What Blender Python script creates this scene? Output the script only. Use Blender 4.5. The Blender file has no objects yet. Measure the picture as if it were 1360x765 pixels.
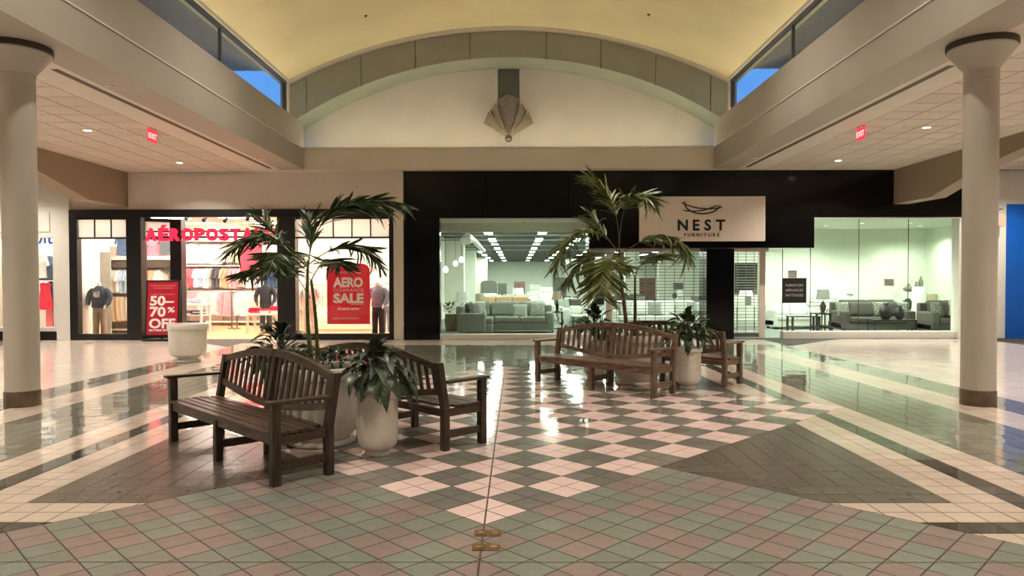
import bpy, bmesh, math, random
from mathutils import Vector, Matrix
RN = random.Random(11)
scene = bpy.context.scene
COL = scene.collection
PI = math.pi

# ------------------------------------------------------------------ camera
CAMX, EYE, FOC, VPX, VPY = 0.215, 1.6, 940.0, 686.0, 374.0
cam_d = bpy.data.cameras.new('camera')
cam = bpy.data.objects.new('camera', cam_d)
COL.objects.link(cam)
cam_d.lens = 36.0 * FOC / 1360.0
cam_d.sensor_width = 36.0
cam_d.sensor_fit = 'HORIZONTAL'
cam_d.clip_end = 400
cam_d.shift_y = 10.3 / 1360.0
cam.matrix_world = (Matrix.Translation((CAMX, 0, EYE)) @ Matrix.Rotation(0.0064, 4, 'Z')
                    @ Matrix.Rotation(PI / 2 - 0.02, 4, 'X') @ Matrix.Rotation(-0.002, 4, 'Z'))
scene.camera = cam

# ------------------------------------------------------------------ sky, exposure
world = bpy.data.worlds.new('dusk_sky')
scene.world = world
world.use_nodes = True
wn = world.node_tree
wn.nodes.clear()
w_out = wn.nodes.new('ShaderNodeOutputWorld')
w_bg = wn.nodes.new('ShaderNodeBackground')
w_tc = wn.nodes.new('ShaderNodeTexCoord')
w_sep = wn.nodes.new('ShaderNodeSeparateXYZ')
w_ramp = wn.nodes.new('ShaderNodeValToRGB')
w_ramp.color_ramp.elements[0].position = 0.0
w_ramp.color_ramp.elements[0].color = (0.13, 0.40, 0.86, 1)
w_ramp.color_ramp.elements[1].position = 0.6
w_ramp.color_ramp.elements[1].color = (0.05, 0.28, 0.80, 1)
wn.links.new(w_tc.outputs['Generated'], w_sep.inputs[0])
wn.links.new(w_sep.outputs['Z'], w_ramp.inputs[0])
wn.links.new(w_ramp.outputs[0], w_bg.inputs['Color'])
w_bg.inputs['Strength'].default_value = 1.5
wn.links.new(w_bg.outputs[0], w_out.inputs[0])

vs = scene.view_settings
vs.view_transform = 'Standard'
vs.look = 'None'
vs.gamma = 1.0
vs.exposure = 0.06
vs.use_curve_mapping = False

# strengths of the lamps, added ones included (used by the lamp builders below)
L_COVE = 13.5        # cove tubes on the beam ledges, washing the vault
L_ARCH = 21.0        # cove strip on the lintel ledge, washing the lunette
L_DOWN = 680        # recessed aisle downlights (spot, W)
L_VAULT = 900       # added, unseen vault downlights (spot, W)
L_CLOTH = 48.0       # ceiling panels of the clothing store
L_FURN = 34.0
L_SPOT = 360        # recessed downlights over the front furniture displays (spot, W)        # ceiling panels of the furniture store

# ------------------------------------------------------------------ helpers
def lin(c):
    return tuple((v / 255 / 12.92) if v / 255 <= 0.04045 else ((v / 255 + 0.055) / 1.055) ** 2.4 for v in c)

def atx(px, Y):
    return CAMX + (px - VPX) * Y / FOC
def atz(py, Y):
    return EYE - (py - VPY) * Y / FOC
def at(px, py, Y):
    return Vector((atx(px, Y), Y, atz(py, Y)))

MATS = {}
def mat(name, rgb, rough=0.5, metal=0.0, var=0.08, scale=6.0, stretch=(1, 1, 1), bump=0.0, spec=0.5, coat=0.0, second=None, lo=0.35, hi=0.65, coords='Object', island=0.0):
    if name in MATS:
        return MATS[name]
    m = bpy.data.materials.new(name)
    m.use_nodes = True
    nt = m.node_tree
    b = nt.nodes['Principled BSDF']
    base = lin(rgb)
    b.inputs['Roughness'].default_value = rough
    b.inputs['Metallic'].default_value = metal
    b.inputs['Specular IOR Level'].default_value = spec
    b.inputs['Coat Weight'].default_value = coat
    b.inputs['Coat Roughness'].default_value = 0.08
    tc = nt.nodes.new('ShaderNodeTexCoord')
    mp = nt.nodes.new('ShaderNodeMapping')
    mp.inputs['Scale'].default_value = stretch
    nz = nt.nodes.new('ShaderNodeTexNoise')
    nz.inputs['Scale'].default_value = scale
    nz.inputs['Detail'].default_value = 4
    rp = nt.nodes.new('ShaderNodeValToRGB')
    rp.color_ramp.elements[0].position = lo
    rp.color_ramp.elements[1].position = hi
    if second:
        s2 = lin(second)
        rp.color_ramp.elements[0].color = (*base, 1)
        rp.color_ramp.elements[1].color = (*s2, 1)
    else:
        rp.color_ramp.elements[0].color = (*[v * (1 - var) for v in base], 1)
        rp.color_ramp.elements[1].color = (*[min(1, v * (1 + var)) for v in base], 1)
    L = nt.links
    L.new(tc.outputs[coords], mp.inputs[0])
    L.new(mp.outputs[0], nz.inputs['Vector'])
    L.new(nz.outputs['Fac'], rp.inputs[0])
    colout = rp.outputs[0]
    if island:
        ge = nt.nodes.new('ShaderNodeNewGeometry')
        oi = nt.nodes.new('ShaderNodeObjectInfo')
        ad = nt.nodes.new('ShaderNodeMath'); ad.operation = 'ADD'
        fr = nt.nodes.new('ShaderNodeMath'); fr.operation = 'FRACT'
        mr = nt.nodes.new('ShaderNodeMapRange')
        mr.inputs['To Min'].default_value = 1 - island
        mr.inputs['To Max'].default_value = 1 + island
        mx = nt.nodes.new('ShaderNodeVectorMath'); mx.operation = 'SCALE'
        L.new(ge.outputs['Random Per Island'], ad.inputs[0])
        L.new(oi.outputs['Random'], ad.inputs[1])
        L.new(ad.outputs[0], fr.inputs[0])
        L.new(fr.outputs[0], mr.inputs['Value'])
        L.new(colout, mx.inputs[0])
        L.new(mr.outputs[0], mx.inputs['Scale'])
        colout = mx.outputs[0]
    L.new(colout, b.inputs['Base Color'])
    if bump:
        bp = nt.nodes.new('ShaderNodeBump')
        bp.inputs['Strength'].default_value = bump
        bp.inputs['Distance'].default_value = 0.01
        L.new(nz.outputs['Fac'], bp.inputs['Height'])
        L.new(bp.outputs[0], b.inputs['Normal'])
    MATS[name] = m
    return m

def glow(name, rgb, strength):
    if name in MATS:
        return MATS[name]
    m = bpy.data.materials.new(name)
    m.use_nodes = True
    nt = m.node_tree
    nt.nodes.clear()
    o = nt.nodes.new('ShaderNodeOutputMaterial')
    e = nt.nodes.new('ShaderNodeEmission')
    e.inputs['Color'].default_value = (*rgb, 1)
    e.inputs['Strength'].default_value = strength
    nt.links.new(e.outputs[0], o.inputs[0])
    MATS[name] = m
    return m

def glass(name, tint=(1, 1, 1), refl=1.0, ior=1.45):
    if name in MATS:
        return MATS[name]
    m = bpy.data.materials.new(name)
    m.use_nodes = True
    nt = m.node_tree
    nt.nodes.clear()
    o = nt.nodes.new('ShaderNodeOutputMaterial')
    t = nt.nodes.new('ShaderNodeBsdfTransparent')
    t.inputs[0].default_value = (*tint, 1)
    g = nt.nodes.new('ShaderNodeBsdfGlossy')
    g.inputs['Roughness'].default_value = 0.0
    f = nt.nodes.new('ShaderNodeFresnel')
    ge = nt.nodes.new('ShaderNodeNewGeometry')
    mi = nt.nodes.new('ShaderNodeMapRange')          # same reflectance on both faces of the pane
    mi.inputs['To Min'].default_value = ior; mi.inputs['To Max'].default_value = 1.0 / ior
    nt.links.new(ge.outputs['Backfacing'], mi.inputs['Value'])
    nt.links.new(mi.outputs[0], f.inputs['IOR'])
    mu = nt.nodes.new('ShaderNodeMath'); mu.operation = 'MULTIPLY'
    mu.inputs[1].default_value = refl
    mx = nt.nodes.new('ShaderNodeMixShader')
    nt.links.new(f.outputs[0], mu.inputs[0])
    nt.links.new(mu.outputs[0], mx.inputs[0])
    nt.links.new(t.outputs[0], mx.inputs[1])
    nt.links.new(g.outputs[0], mx.inputs[2])
    nt.links.new(mx.outputs[0], o.inputs[0])
    MATS[name] = m
    return m

class MB:
    def __init__(s):
        s.v, s.f, s.mi = [], [], []
        s.cur = 0
    def face(s, idx):
        s.f.append(tuple(idx)); s.mi.append(s.cur)
    def poly(s, pts):
        n = len(s.v); s.v += [tuple(p) for p in pts]; s.face(range(n, n + len(pts))); return s
    def box(s, x0, x1, y0, y1, z0, z1, M=None):
        p = [(x0, y0, z0), (x1, y0, z0), (x1, y1, z0), (x0, y1, z0), (x0, y0, z1), (x1, y0, z1), (x1, y1, z1), (x0, y1, z1)]
        if M is not None:
            p = [tuple(M @ Vector(q)) for q in p]
        n = len(s.v); s.v += p
        for q in ((0, 3, 2, 1), (4, 5, 6, 7), (0, 1, 5, 4), (1, 2, 6, 5), (2, 3, 7, 6), (3, 0, 4, 7)):
            s.face([n + i for i in q])
        return s
    def cbox(s, c, d, rz=0.0, rx=0.0, ry=0.0):
        M = Matrix.Translation(c) @ Matrix.Rotation(rz, 4, 'Z') @ Matrix.Rotation(rx, 4, 'X') @ Matrix.Rotation(ry, 4, 'Y')
        return s.box(-d[0] / 2, d[0] / 2, -d[1] / 2, d[1] / 2, -d[2] / 2, d[2] / 2, M)
    def prism(s, poly, a0, a1, axis='y'):
        # poly: 2d points; extruded along axis between a0 and a1
        def P(u, w, a):
            return {'y': (u, a, w), 'x': (a, u, w), 'z': (u, w, a)}[axis]
        n = len(s.v); k = len(poly)
        s.v += [P(u, w, a0) for u, w in poly] + [P(u, w, a1) for u, w in poly]
        s.face([n + i for i in range(k)]); s.face([n + k + i for i in reversed(range(k))])
        for i in range(k):
            j = (i + 1) % k
            s.face([n + i, n + k + i, n + k + j, n + j])
        return s
    def lathe(s, prof, n=32, c=(0, 0, 0), sx=1.0, sy=1.0, cap=True):
        b = len(s.v)
        for r, z in prof:
            for i in range(n):
                a = 2 * PI * i / n
                s.v.append((c[0] + r * math.cos(a) * sx, c[1] + r * math.sin(a) * sy, c[2] + z))
        for k in range(len(prof) - 1):
            for i in range(n):
                j = (i + 1) % n
                s.face([b + k * n + i, b + k * n + j, b + (k + 1) * n + j, b + (k + 1) * n + i])
        if cap:
            s.face([b + i for i in reversed(range(n))])
            e = b + (len(prof) - 1) * n
            s.face([e + i for i in range(n)])
        return s
    def tube(s, pts, radii, n=8, cap=True, sx=1.0):
        pts = [Vector(p) for p in pts]
        if not hasattr(radii, '__len__'):
            radii = [radii] * len(pts)
        b = len(s.v); ref = None
        for k, p in enumerate(pts):
            t = (pts[min(k + 1, len(pts) - 1)] - pts[max(k - 1, 0)]).normalized()
            if ref is None:
                ref = Vector((1, 0, 0)) if abs(t.x) < 0.8 else Vector((0, 1, 0))
            u = (ref - t * ref.dot(t)).normalized(); w = t.cross(u); ref = u
            for i in range(n):
                a = 2 * PI * i / n
                s.v.append(tuple(p + (u * math.cos(a) * sx + w * math.sin(a)) * radii[k]))
        for k in range(len(pts) - 1):
            for i in range(n):
                j = (i + 1) % n
                s.face([b + k * n + i, b + k * n + j, b + (k + 1) * n + j, b + (k + 1) * n + i])
        if cap:
            s.face([b + i for i in reversed(range(n))])
            e = b + (len(pts) - 1) * n
            s.face([e + i for i in range(n)])
        return s
    def sweepbox(s, fn, n, ht, th):
        # bar along fn(t)->(x,y,zc), rectangular section (th along y, ht along z)
        b = len(s.v)
        for k in range(n + 1):
            x, y, z = fn(k / n)
            s.v += [(x, y - th / 2, z - ht / 2), (x, y + th / 2, z - ht / 2), (x, y + th / 2, z + ht / 2), (x, y - th / 2, z + ht / 2)]
        for k in range(n):
            q = b + 4 * k
            for i in range(4):
                j = (i + 1) % 4
                s.face([q + i, q + 4 + i, q + 4 + j, q + j])
        s.face([b, b + 1, b + 2, b + 3]); e = b + 4 * n
        s.face([e + 3, e + 2, e + 1, e])
        return s
    def warp(s, fn):
        s.v = [tuple(fn(*p)) for p in s.v]; return s
    def mesh(s, name, mats, smooth=False):
        me = bpy.data.meshes.new(name)
        me.from_pydata(s.v, [], s.f)
        for m in (mats if isinstance(mats, (list, tuple)) else [mats]):
            me.materials.append(m)
        if any(s.mi):
            me.polygons.foreach_set('material_index', s.mi)
        bm = bmesh.new(); bm.from_mesh(me)
        bmesh.ops.recalc_face_normals(bm, faces=bm.faces)
        bm.to_mesh(me); bm.free()
        if smooth:
            me.polygons.foreach_set('use_smooth', [True] * len(me.polygons))
            me.set_sharp_from_angle(angle=math.radians(40))
        me.update()
        return me
    def build(s, name, mats, parent=None, smooth=False, bevel=0.0, loc=None):
        return link(name, s.mesh(name, mats, smooth), parent, bevel, loc)

def link(name, me, parent=None, bevel=0.0, loc=None):
    o = bpy.data.objects.new(name, me)
    COL.objects.link(o)
    if parent is not None:
        o.parent = parent
    if loc is not None:
        o.location = loc
    if bevel:
        md = o.modifiers.new('edge', 'BEVEL'); md.width = bevel; md.segments = 2; md.limit_method = 'ANGLE'
    return o

def tag(o, label=None, cat=None, group=None, kind=None):
    if label: o['label'] = label
    if cat: o['category'] = cat
    if group: o['group'] = group
    if kind: o['kind'] = kind
    return o

def thing(name, label, cat, loc=(0, 0, 0), rz=0.0, group=None, kind=None):
    o = bpy.data.objects.new(name, None)
    o.empty_display_size = 0.1
    COL.objects.link(o)
    o.location = loc; o.rotation_euler = (0, 0, rz)
    return tag(o, label, cat, group, kind)

def struct(name, mb, m, label, cat='wall', smooth=False):
    return tag(mb.build(name, m, smooth=smooth), label, cat, kind='structure')

def dup(root, loc=None, rz=None, label=None, group=None):
    kids = {}
    for o in ALLKIDS(root):
        kids.setdefault(o.parent.name, []).append(o)
    def cp(o, parent):
        c = o.copy(); COL.objects.link(c)
        if parent is not None:
            c.parent = parent
        for ch in kids.get(o.name, []):
            cp(ch, c)
        return c
    r = cp(root, None)
    if loc is not None: r.location = loc
    if rz is not None: r.rotation_euler = (0, 0, rz)
    if label: r['label'] = label
    if group: r['group'] = group
    return r
def ALLKIDS(o):
    out = []
    for c in o.children:
        out.append(c); out += ALLKIDS(c)
    return out

TXT = {}
def text_mesh(s, size, depth, bold=0.0, align='LEFT', spacing=1.0):
    k = (s, size, depth, bold, align, spacing)
    if k in TXT:
        return TXT[k]
    cu = bpy.data.curves.new('lettering', 'FONT')
    cu.body = s; cu.size = size; cu.extrude = depth; cu.offset = bold; cu.align_x = align; cu.space_character = spacing
    cu.resolution_u = 3
    o = bpy.data.objects.new('lettering', cu)
    COL.objects.link(o)
    bpy.context.view_layer.update()
    me = bpy.data.meshes.new_from_object(o.evaluated_get(bpy.context.evaluated_depsgraph_get()))
    bpy.data.objects.remove(o); bpy.data.curves.remove(cu)
    TXT[k] = me
    return me
def lettering(name, s, size, m, loc, parent=None, depth=0.004, bold=0.0, align='CENTER', spacing=1.0, rz=0.0, rx=PI / 2, width=None):
    me = text_mesh(s, size, depth, bold, align, spacing).copy()
    me.materials.clear(); me.materials.append(m)
    o = link(name, me, parent, 0, loc)
    o.rotation_euler = (rx, 0, rz)
    if width:
        w = max(v.co.x for v in me.vertices) - min(v.co.x for v in me.vertices)
        o.scale = (width / w, 1, 1)
    return o

# ------------------------------------------------------------------ materials
M_cream = mat('cream_paint', (212, 202, 188), 0.6, var=0.03, scale=1.5)
M_beam = mat('taupe_paint', (168, 160, 146), 0.55, var=0.03, scale=1.2)
M_vault = mat('vault_plaster', (232, 218, 172), 0.7, var=0.04, scale=0.8)
M_grey = mat('grey_arch_panel', (148, 147, 133), 0.5, var=0.04, scale=2)
M_greengrey = mat('green_grey_paint', (156, 160, 140), 0.6, var=0.04, scale=2)
M_white = mat('white_paint', (226, 224, 214), 0.5, var=0.02)
M_bulk = mat('brown_bulkhead_paint', (146, 130, 108), 0.6, var=0.03, scale=1.5)
M_black = mat('black_frame', (16, 17, 18), 0.35, var=0.2)
M_gloss = mat('black_gloss_panel', (7, 7, 7), 0.12, var=0.2, scale=2, spec=0.35)
M_ctile = mat('ceiling_tile', (202, 191, 177), 0.8, var=0.05, scale=60, island=0.04)
M_cgrid = mat('ceiling_grid', (70, 60, 50), 0.7)
M_darkslot = mat('dark_slot', (66, 56, 46), 0.6)
M_metal = mat('brushed_steel', (150, 150, 148), 0.3, metal=1.0)
M_bronze = mat('aged_bronze', (122, 108, 88), 0.4, metal=0.6, var=0.15, scale=8)
M_glass = glass('shop_glass', (0.97, 0.985, 0.97), 1.0)
M_glass2 = glass('clerestory_glass', (0.92, 0.95, 1.0), 1.0, 1.5)
M_pot = mat('white_planter_stone', (232, 226, 212), 0.5, var=0.04, scale=12)
M_soil = mat('potting_soil', (40, 28, 20), 0.95, var=0.4, scale=40, bump=0.5)
M_woodh = mat('weathered_wood_along', (52, 38, 28), 0.36, var=0.3, scale=3, stretch=(2, 26, 26), second=(104, 80, 60), lo=0.42, hi=0.72, bump=0.25)
M_woodv = mat('weathered_wood_upright', (46, 36, 28), 0.42, var=0.3, scale=3, stretch=(26, 26, 2), second=(94, 74, 58), lo=0.42, hi=0.75, bump=0.25)
M_red = mat('poster_red', (250, 22, 56), 0.5, var=0.02)
M_dred = mat('sign_red', (176, 16, 44), 0.45, var=0.02)
M_print = mat('print_white', (245, 236, 228), 0.5, var=0.01)
M_blk_print = mat('print_black', (18, 16, 15), 0.5, var=0.05)
ORD = ['first', 'second', 'third', 'fourth', 'fifth', 'sixth', 'seventh', 'eighth', 'ninth', 'tenth']
# ------------------------------------------------------------------ floor
T_MATS = []
def tmat(n, rgb, rough, var, isl, **k):
    m = mat(n, rgb, rough, var=var, scale=9, island=isl, **k); T_MATS.append(m); return len(T_MATS) - 1
C_WHITE = tmat('floor_tile_pale_pink', (236, 208, 200), 0.10, 0.03, 0.05)
C_DARK = tmat('floor_tile_charcoal', (126, 123, 114), 0.09, 0.05, 0.12)
C_GREEN = tmat('floor_tile_sage', (132, 136, 124), 0.13, 0.05, 0.07)
C_PINK = tmat('floor_tile_dusty_rose', (144, 129, 121), 0.13, 0.05, 0.07)
C_BROWN = tmat('floor_tile_umber', (98, 90, 80), 0.24, 0.05, 0.10)
C_CREAM = tmat('floor_tile_cream', (208, 190, 173), 0.09, 0.03, 0.05)
C_MOSS = tmat('floor_tile_moss_grey', (122, 120, 106), 0.06, 0.05, 0.16)
C_LIGHT = tmat('floor_tile_light_beige', (214, 200, 188), 0.12, 0.03, 0.05)
C_RING = tmat('floor_tile_black_band', (84, 79, 70), 0.06, 0.05, 0.4)
M_grout = mat('floor_grout', (60, 52, 45), 0.8, var=0.1, scale=30)

S_ = 0.292                       # diagonal of one tile
T_ = S_ / math.sqrt(2)           # its side
YV, YC, HD = 4.63, 4.63 + 15 * S_, 15 * S_
LIM = 10 * S_ - HD               # dy - a of the checker corner lines (negative of offset)
def offs():
    return HD - 10 * S_          # dy = a + offs on the sage/rose boundary
tiles = []                       # (polygon, class)
for i in range(-60, 80):
    for j in range(-60, 80):
        cx = S_ * (i - j) / 2; cy = YV + S_ * (i + j + 1) / 2
        if cy < 0.3 or cy > 19.45 or abs(cx) > 7:
            continue
        par = (i // 2 + j // 2) % 2
        if 0 <= i < 30 and 0 <= j < 30:
            c = C_DARK if par else C_WHITE
        elif i < 10 and j < 10:
            c = C_GREEN if par else C_PINK
        elif i >= 20 and j >= 20:
            c = C_MOSS if cy < 17.8 else C_LIGHT
        else:
            continue
        h = S_ / 2
        tiles.append(([(cx - h, cy), (cx, cy - h), (cx + h, cy), (cx, cy + h)], c))
def clip(poly, f):
    out = []
    for k in range(len(poly)):
        p, q = poly[k], poly[(k + 1) % len(poly)]
        fp, fq = f(p), f(q)
        if fp >= 0: out.append(p)
        if (fp < 0) != (fq < 0):
            t = fp / (fp - fq); out.append((p[0] + (q[0] - p[0]) * t, p[1] + (q[1] - p[1]) * t))
    return out
A0 = 3.35 - 16 * T_
for ia in range(0, 62):
    for idy in range(0, 52):
        a0 = A0 + ia * T_; d0 = idy * T_
        q = [(a0, d0), (a0 + T_, d0), (a0 + T_, d0 + T_), (a0, d0 + T_)]
        q = clip(q, lambda p: p[0] + p[1] - HD)
        if len(q) > 2: q = clip(q, lambda p: p[0] + offs() - p[1])
        if len(q) < 3: continue
        ar = abs(sum(q[k][0] * q[(k + 1) % len(q)][1] - q[(k + 1) % len(q)][0] * q[k][1] for k in range(len(q)))) / 2
        if ar < 0.0006: continue
        am, dm = a0 + T_ / 2, d0 + T_ / 2
        ring = max(am - 3.35, dm - 19 * T_) / T_
        for sx in (1, -1):
            for sy in (1, -1):
                pts = [(sx * a, YC + sy * d) for a, d in q]
                if sx * sy < 0: pts.reverse()
                if max(p[1] for p in pts) > 19.62 or min(p[1] for p in pts) < 0.3: continue
                yy = YC + sy * dm
                if ring < 0: c = C_BROWN
                elif ring < 2: c = C_CREAM
                elif ring < 3: c = C_RING
                elif ring < 5: c = C_CREAM
                elif yy > 17.8: c = C_LIGHT
                elif am < 5.68: c = C_MOSS
                elif am < 6.28: c = C_CREAM
                elif am < 6.94: c = C_MOSS
                else: c = C_LIGHT
                tiles.append((pts, c))
GAP = 0.0046
def inset(poly):
    cx = sum(p[0] for p in poly) / len(poly); cy = sum(p[1] for p in poly) / len(poly)
    out = []; n = len(poly)
    lines = []
    for k in range(n):
        p, q = Vector(poly[k]), Vector(poly[(k + 1) % n])
        d = (q - p)
        if d.length < 1e-5: continue
        nrm = Vector((-d.y, d.x)).normalized()
        if nrm.dot(Vector((cx, cy)) - p) < 0: nrm = -nrm
        lines.append((p + nrm * GAP, d.normalized()))
    for k in range(len(lines)):
        (p, d), (q, e) = lines[k - 1], lines[k]
        cr = d.x * e.y - d.y * e.x
        if abs(cr) < 1e-6: continue
        t = ((q - p).x * e.y - (q - p).y * e.x) / cr
        out.append(p + d * t)
    return out
def tile_into(mb, poly, c, loc=(0, 0)):
    p = inset(poly)
    if len(p) < 3: return
    cx = sum(v.x for v in p) / len(p); cy = sum(v.y for v in p) / len(p)
    k_ = 0.3 if c in (C_BROWN, C_GREEN, C_PINK, C_CREAM) else 1.0
    tx, ty = (k_ * max(-0.006, min(0.006, RN.gauss(0, 0.005))) for _ in (0, 1))
    b = len(mb.v); n = len(p); mb.cur = c
    mb.v += [(v.x - loc[0], v.y - loc[1], (v.x - cx) * tx + (v.y - cy) * ty) for v in p]
    mb.v += [(v.x - loc[0], v.y - loc[1], -0.008) for v in p]
    mb.face(range(b, b + n))
    for k in range(n):
        j = (k + 1) % n
        mb.face([b + k, b + n + k, b + n + j, b + j])
floor = struct('floor', MB().box(-16.5, 16.5, -14, 19.9, -0.2, -0.0014), M_grout, 'glossy tiled mall floor with checkerboard diamond', 'floor')
def shown(poly):
    cx = sum(p[0] for p in poly) / len(poly); cy = sum(p[1] for p in poly) / len(poly)
    if cy < 3.75: return 1e9
    if abs((cx - CAMX) * FOC / cy) > 700: return 1e9
    return cy
order = sorted(range(len(tiles)), key=lambda k: shown(tiles[k][0]))
single = set(order[:300])
for k in order[:300]:
    poly, c = tiles[k]
    cx = sum(p[0] for p in poly) / len(poly); cy = sum(p[1] for p in poly) / len(poly)
    mb = MB(); tile_into(mb, poly, c, (cx, cy))
    if not mb.v: continue
    mb.mi = [0] * len(mb.mi)
    mb.build('tile', T_MATS[c], floor, loc=(cx, cy, 0))
mb = MB()
for k in range(len(tiles)):
    if k not in single: tile_into(mb, *tiles[k])
me = bpy.data.meshes.new('tile_field'); me.from_pydata(mb.v, [], mb.f)
for m in T_MATS: me.materials.append(m)
me.polygons.foreach_set('material_index', mb.mi); me.update()
tag(link('tile_field', me, floor), kind='stuff')
tag(MB().box(-0.006, 0.006, 0.3, 17.9, -0.01, 0.0012).build('expansion_joint', M_darkslot, floor), 'dark expansion joint')
tag(MB().box(-7, 7, 4.0, 4.008, -0.01, 0.0012).build('expansion_joint', M_darkslot, floor), 'dark expansion joint')

M_brass = mat('worn_brass', (120, 92, 52), 0.45, metal=0.6, var=0.2, scale=30)
M_brass2 = mat('polished_brass', (190, 160, 96), 0.3, metal=0.8, var=0.1, scale=30)
for y0, lab in ((4.41, 'brass floor outlet plate just below the pale diamond tip'), (4.17, 'brass floor outlet plate closer to the cross joint')):
    t = thing('floor_outlet', lab, 'floor outlet', (0.03, y0 + 0.055, 0.0), group='brass floor outlets')
    for s in (-1, 1):
        q = MB().box(s * 0.043 - 0.041, s * 0.043 + 0.041, -0.052, 0.052, 0, 0.004).build('plate', M_brass, t, bevel=0.001)
        MB().lathe([(0.001, 0.005), (0.025, 0.005), (0.025, 0.0065), (0.001, 0.007)], 20, (s * 0.043, 0.004, 0)).build('round_cover', M_brass2, q)

# ------------------------------------------------------------------ vault, beams, clerestory
RV, ZV = 13.0, -4.56
def arcz(x): return ZV + math.sqrt(RV * RV - x * x)
def arci(x): return -3.2 + math.sqrt(max(0, 10.85 ** 2 - x * x))
N = 40
xs = [-6.12 + 12.24 * k / N for k in range(N + 1)]
prof = [(x, arcz(x)) for x in xs] + [(x, arcz(x) + 0.25) for x in reversed(xs)]
struct('ceiling', MB().prism(prof, -14, 20.4), M_vault, 'yellow-lit barrel vault over the mall court', 'ceiling', True)
# cream trim along the end of the vault
xs2 = [-5.93 + 11.86 * k / N for k in range(N + 1)]
struct('trim_1', MB().prism([(x, arcz(x) + 0.002) for x in xs2] + [(x, arcz(x) - 0.085) for x in reversed(xs2)], 19.08, 19.22), M_cream, 'thin cream arched trim where the vault ends', 'trim', True)

arch = thing('wall_back', 'grey panelled arch above the cream lunette wall', 'wall', kind='structure')
xa = [-5.93 + 11.86 * k / N for k in range(N + 1)]
MB().prism([(x, arcz(x) - 0.086) for x in xa] + [(x, arci(x)) for x in reversed(xa)], 19.26, 20.26).build('arch_body', M_greengrey, arch)
seams = [-5.93, -5.45, -3.97, -2.5, -1.03, 1.03, 2.5, 3.97, 5.45, 5.93]
for k in range(9):
    a, b = seams[k] + 0.012, seams[k + 1] - 0.012
    pp = [a + (b - a) * i / 6 for i in range(7)]
    MB().prism([(x, arcz(x) - 0.09) for x in pp] + [(x, arci(x) + 0.0) for x in reversed(pp)], 19.2, 19.262).build('arch_panel', M_grey, arch)
for a, b in ((-6.1, -0.31), (0.31, 6.1)):
    pp = [a + (b - a) * i / 14 for i in range(15)]
    MB().prism([(a, 5.0), (b, 5.0)] + [(x, arcz(x) + 0.1) for x in reversed(pp)], 20.24, 20.75).build('lunette_panel', M_cream, arch)
MB().box(-0.31, 0.31, 20.7, 20.85, 5.0, 8.6).build('niche_back', M_greengrey, arch)
MB().box(-0.308, 0.308, 20.26, 20.7, 5.0, 5.95).build('niche_sill', M_cream, arch)
MB().box(-6.2, 6.2, 19.2, 20.75, 4.64, 5.22).build('lintel', M_cream, arch)
MB().box(-6.2, 6.2, 19.17, 19.2, 5.19, 5.24).build('lintel_lip', M_cream, arch)
MB().box(-6.2, 6.2, 20.75, 21.0, 4.6, 9.0).build('wall_core', M_cream, arch)

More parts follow.
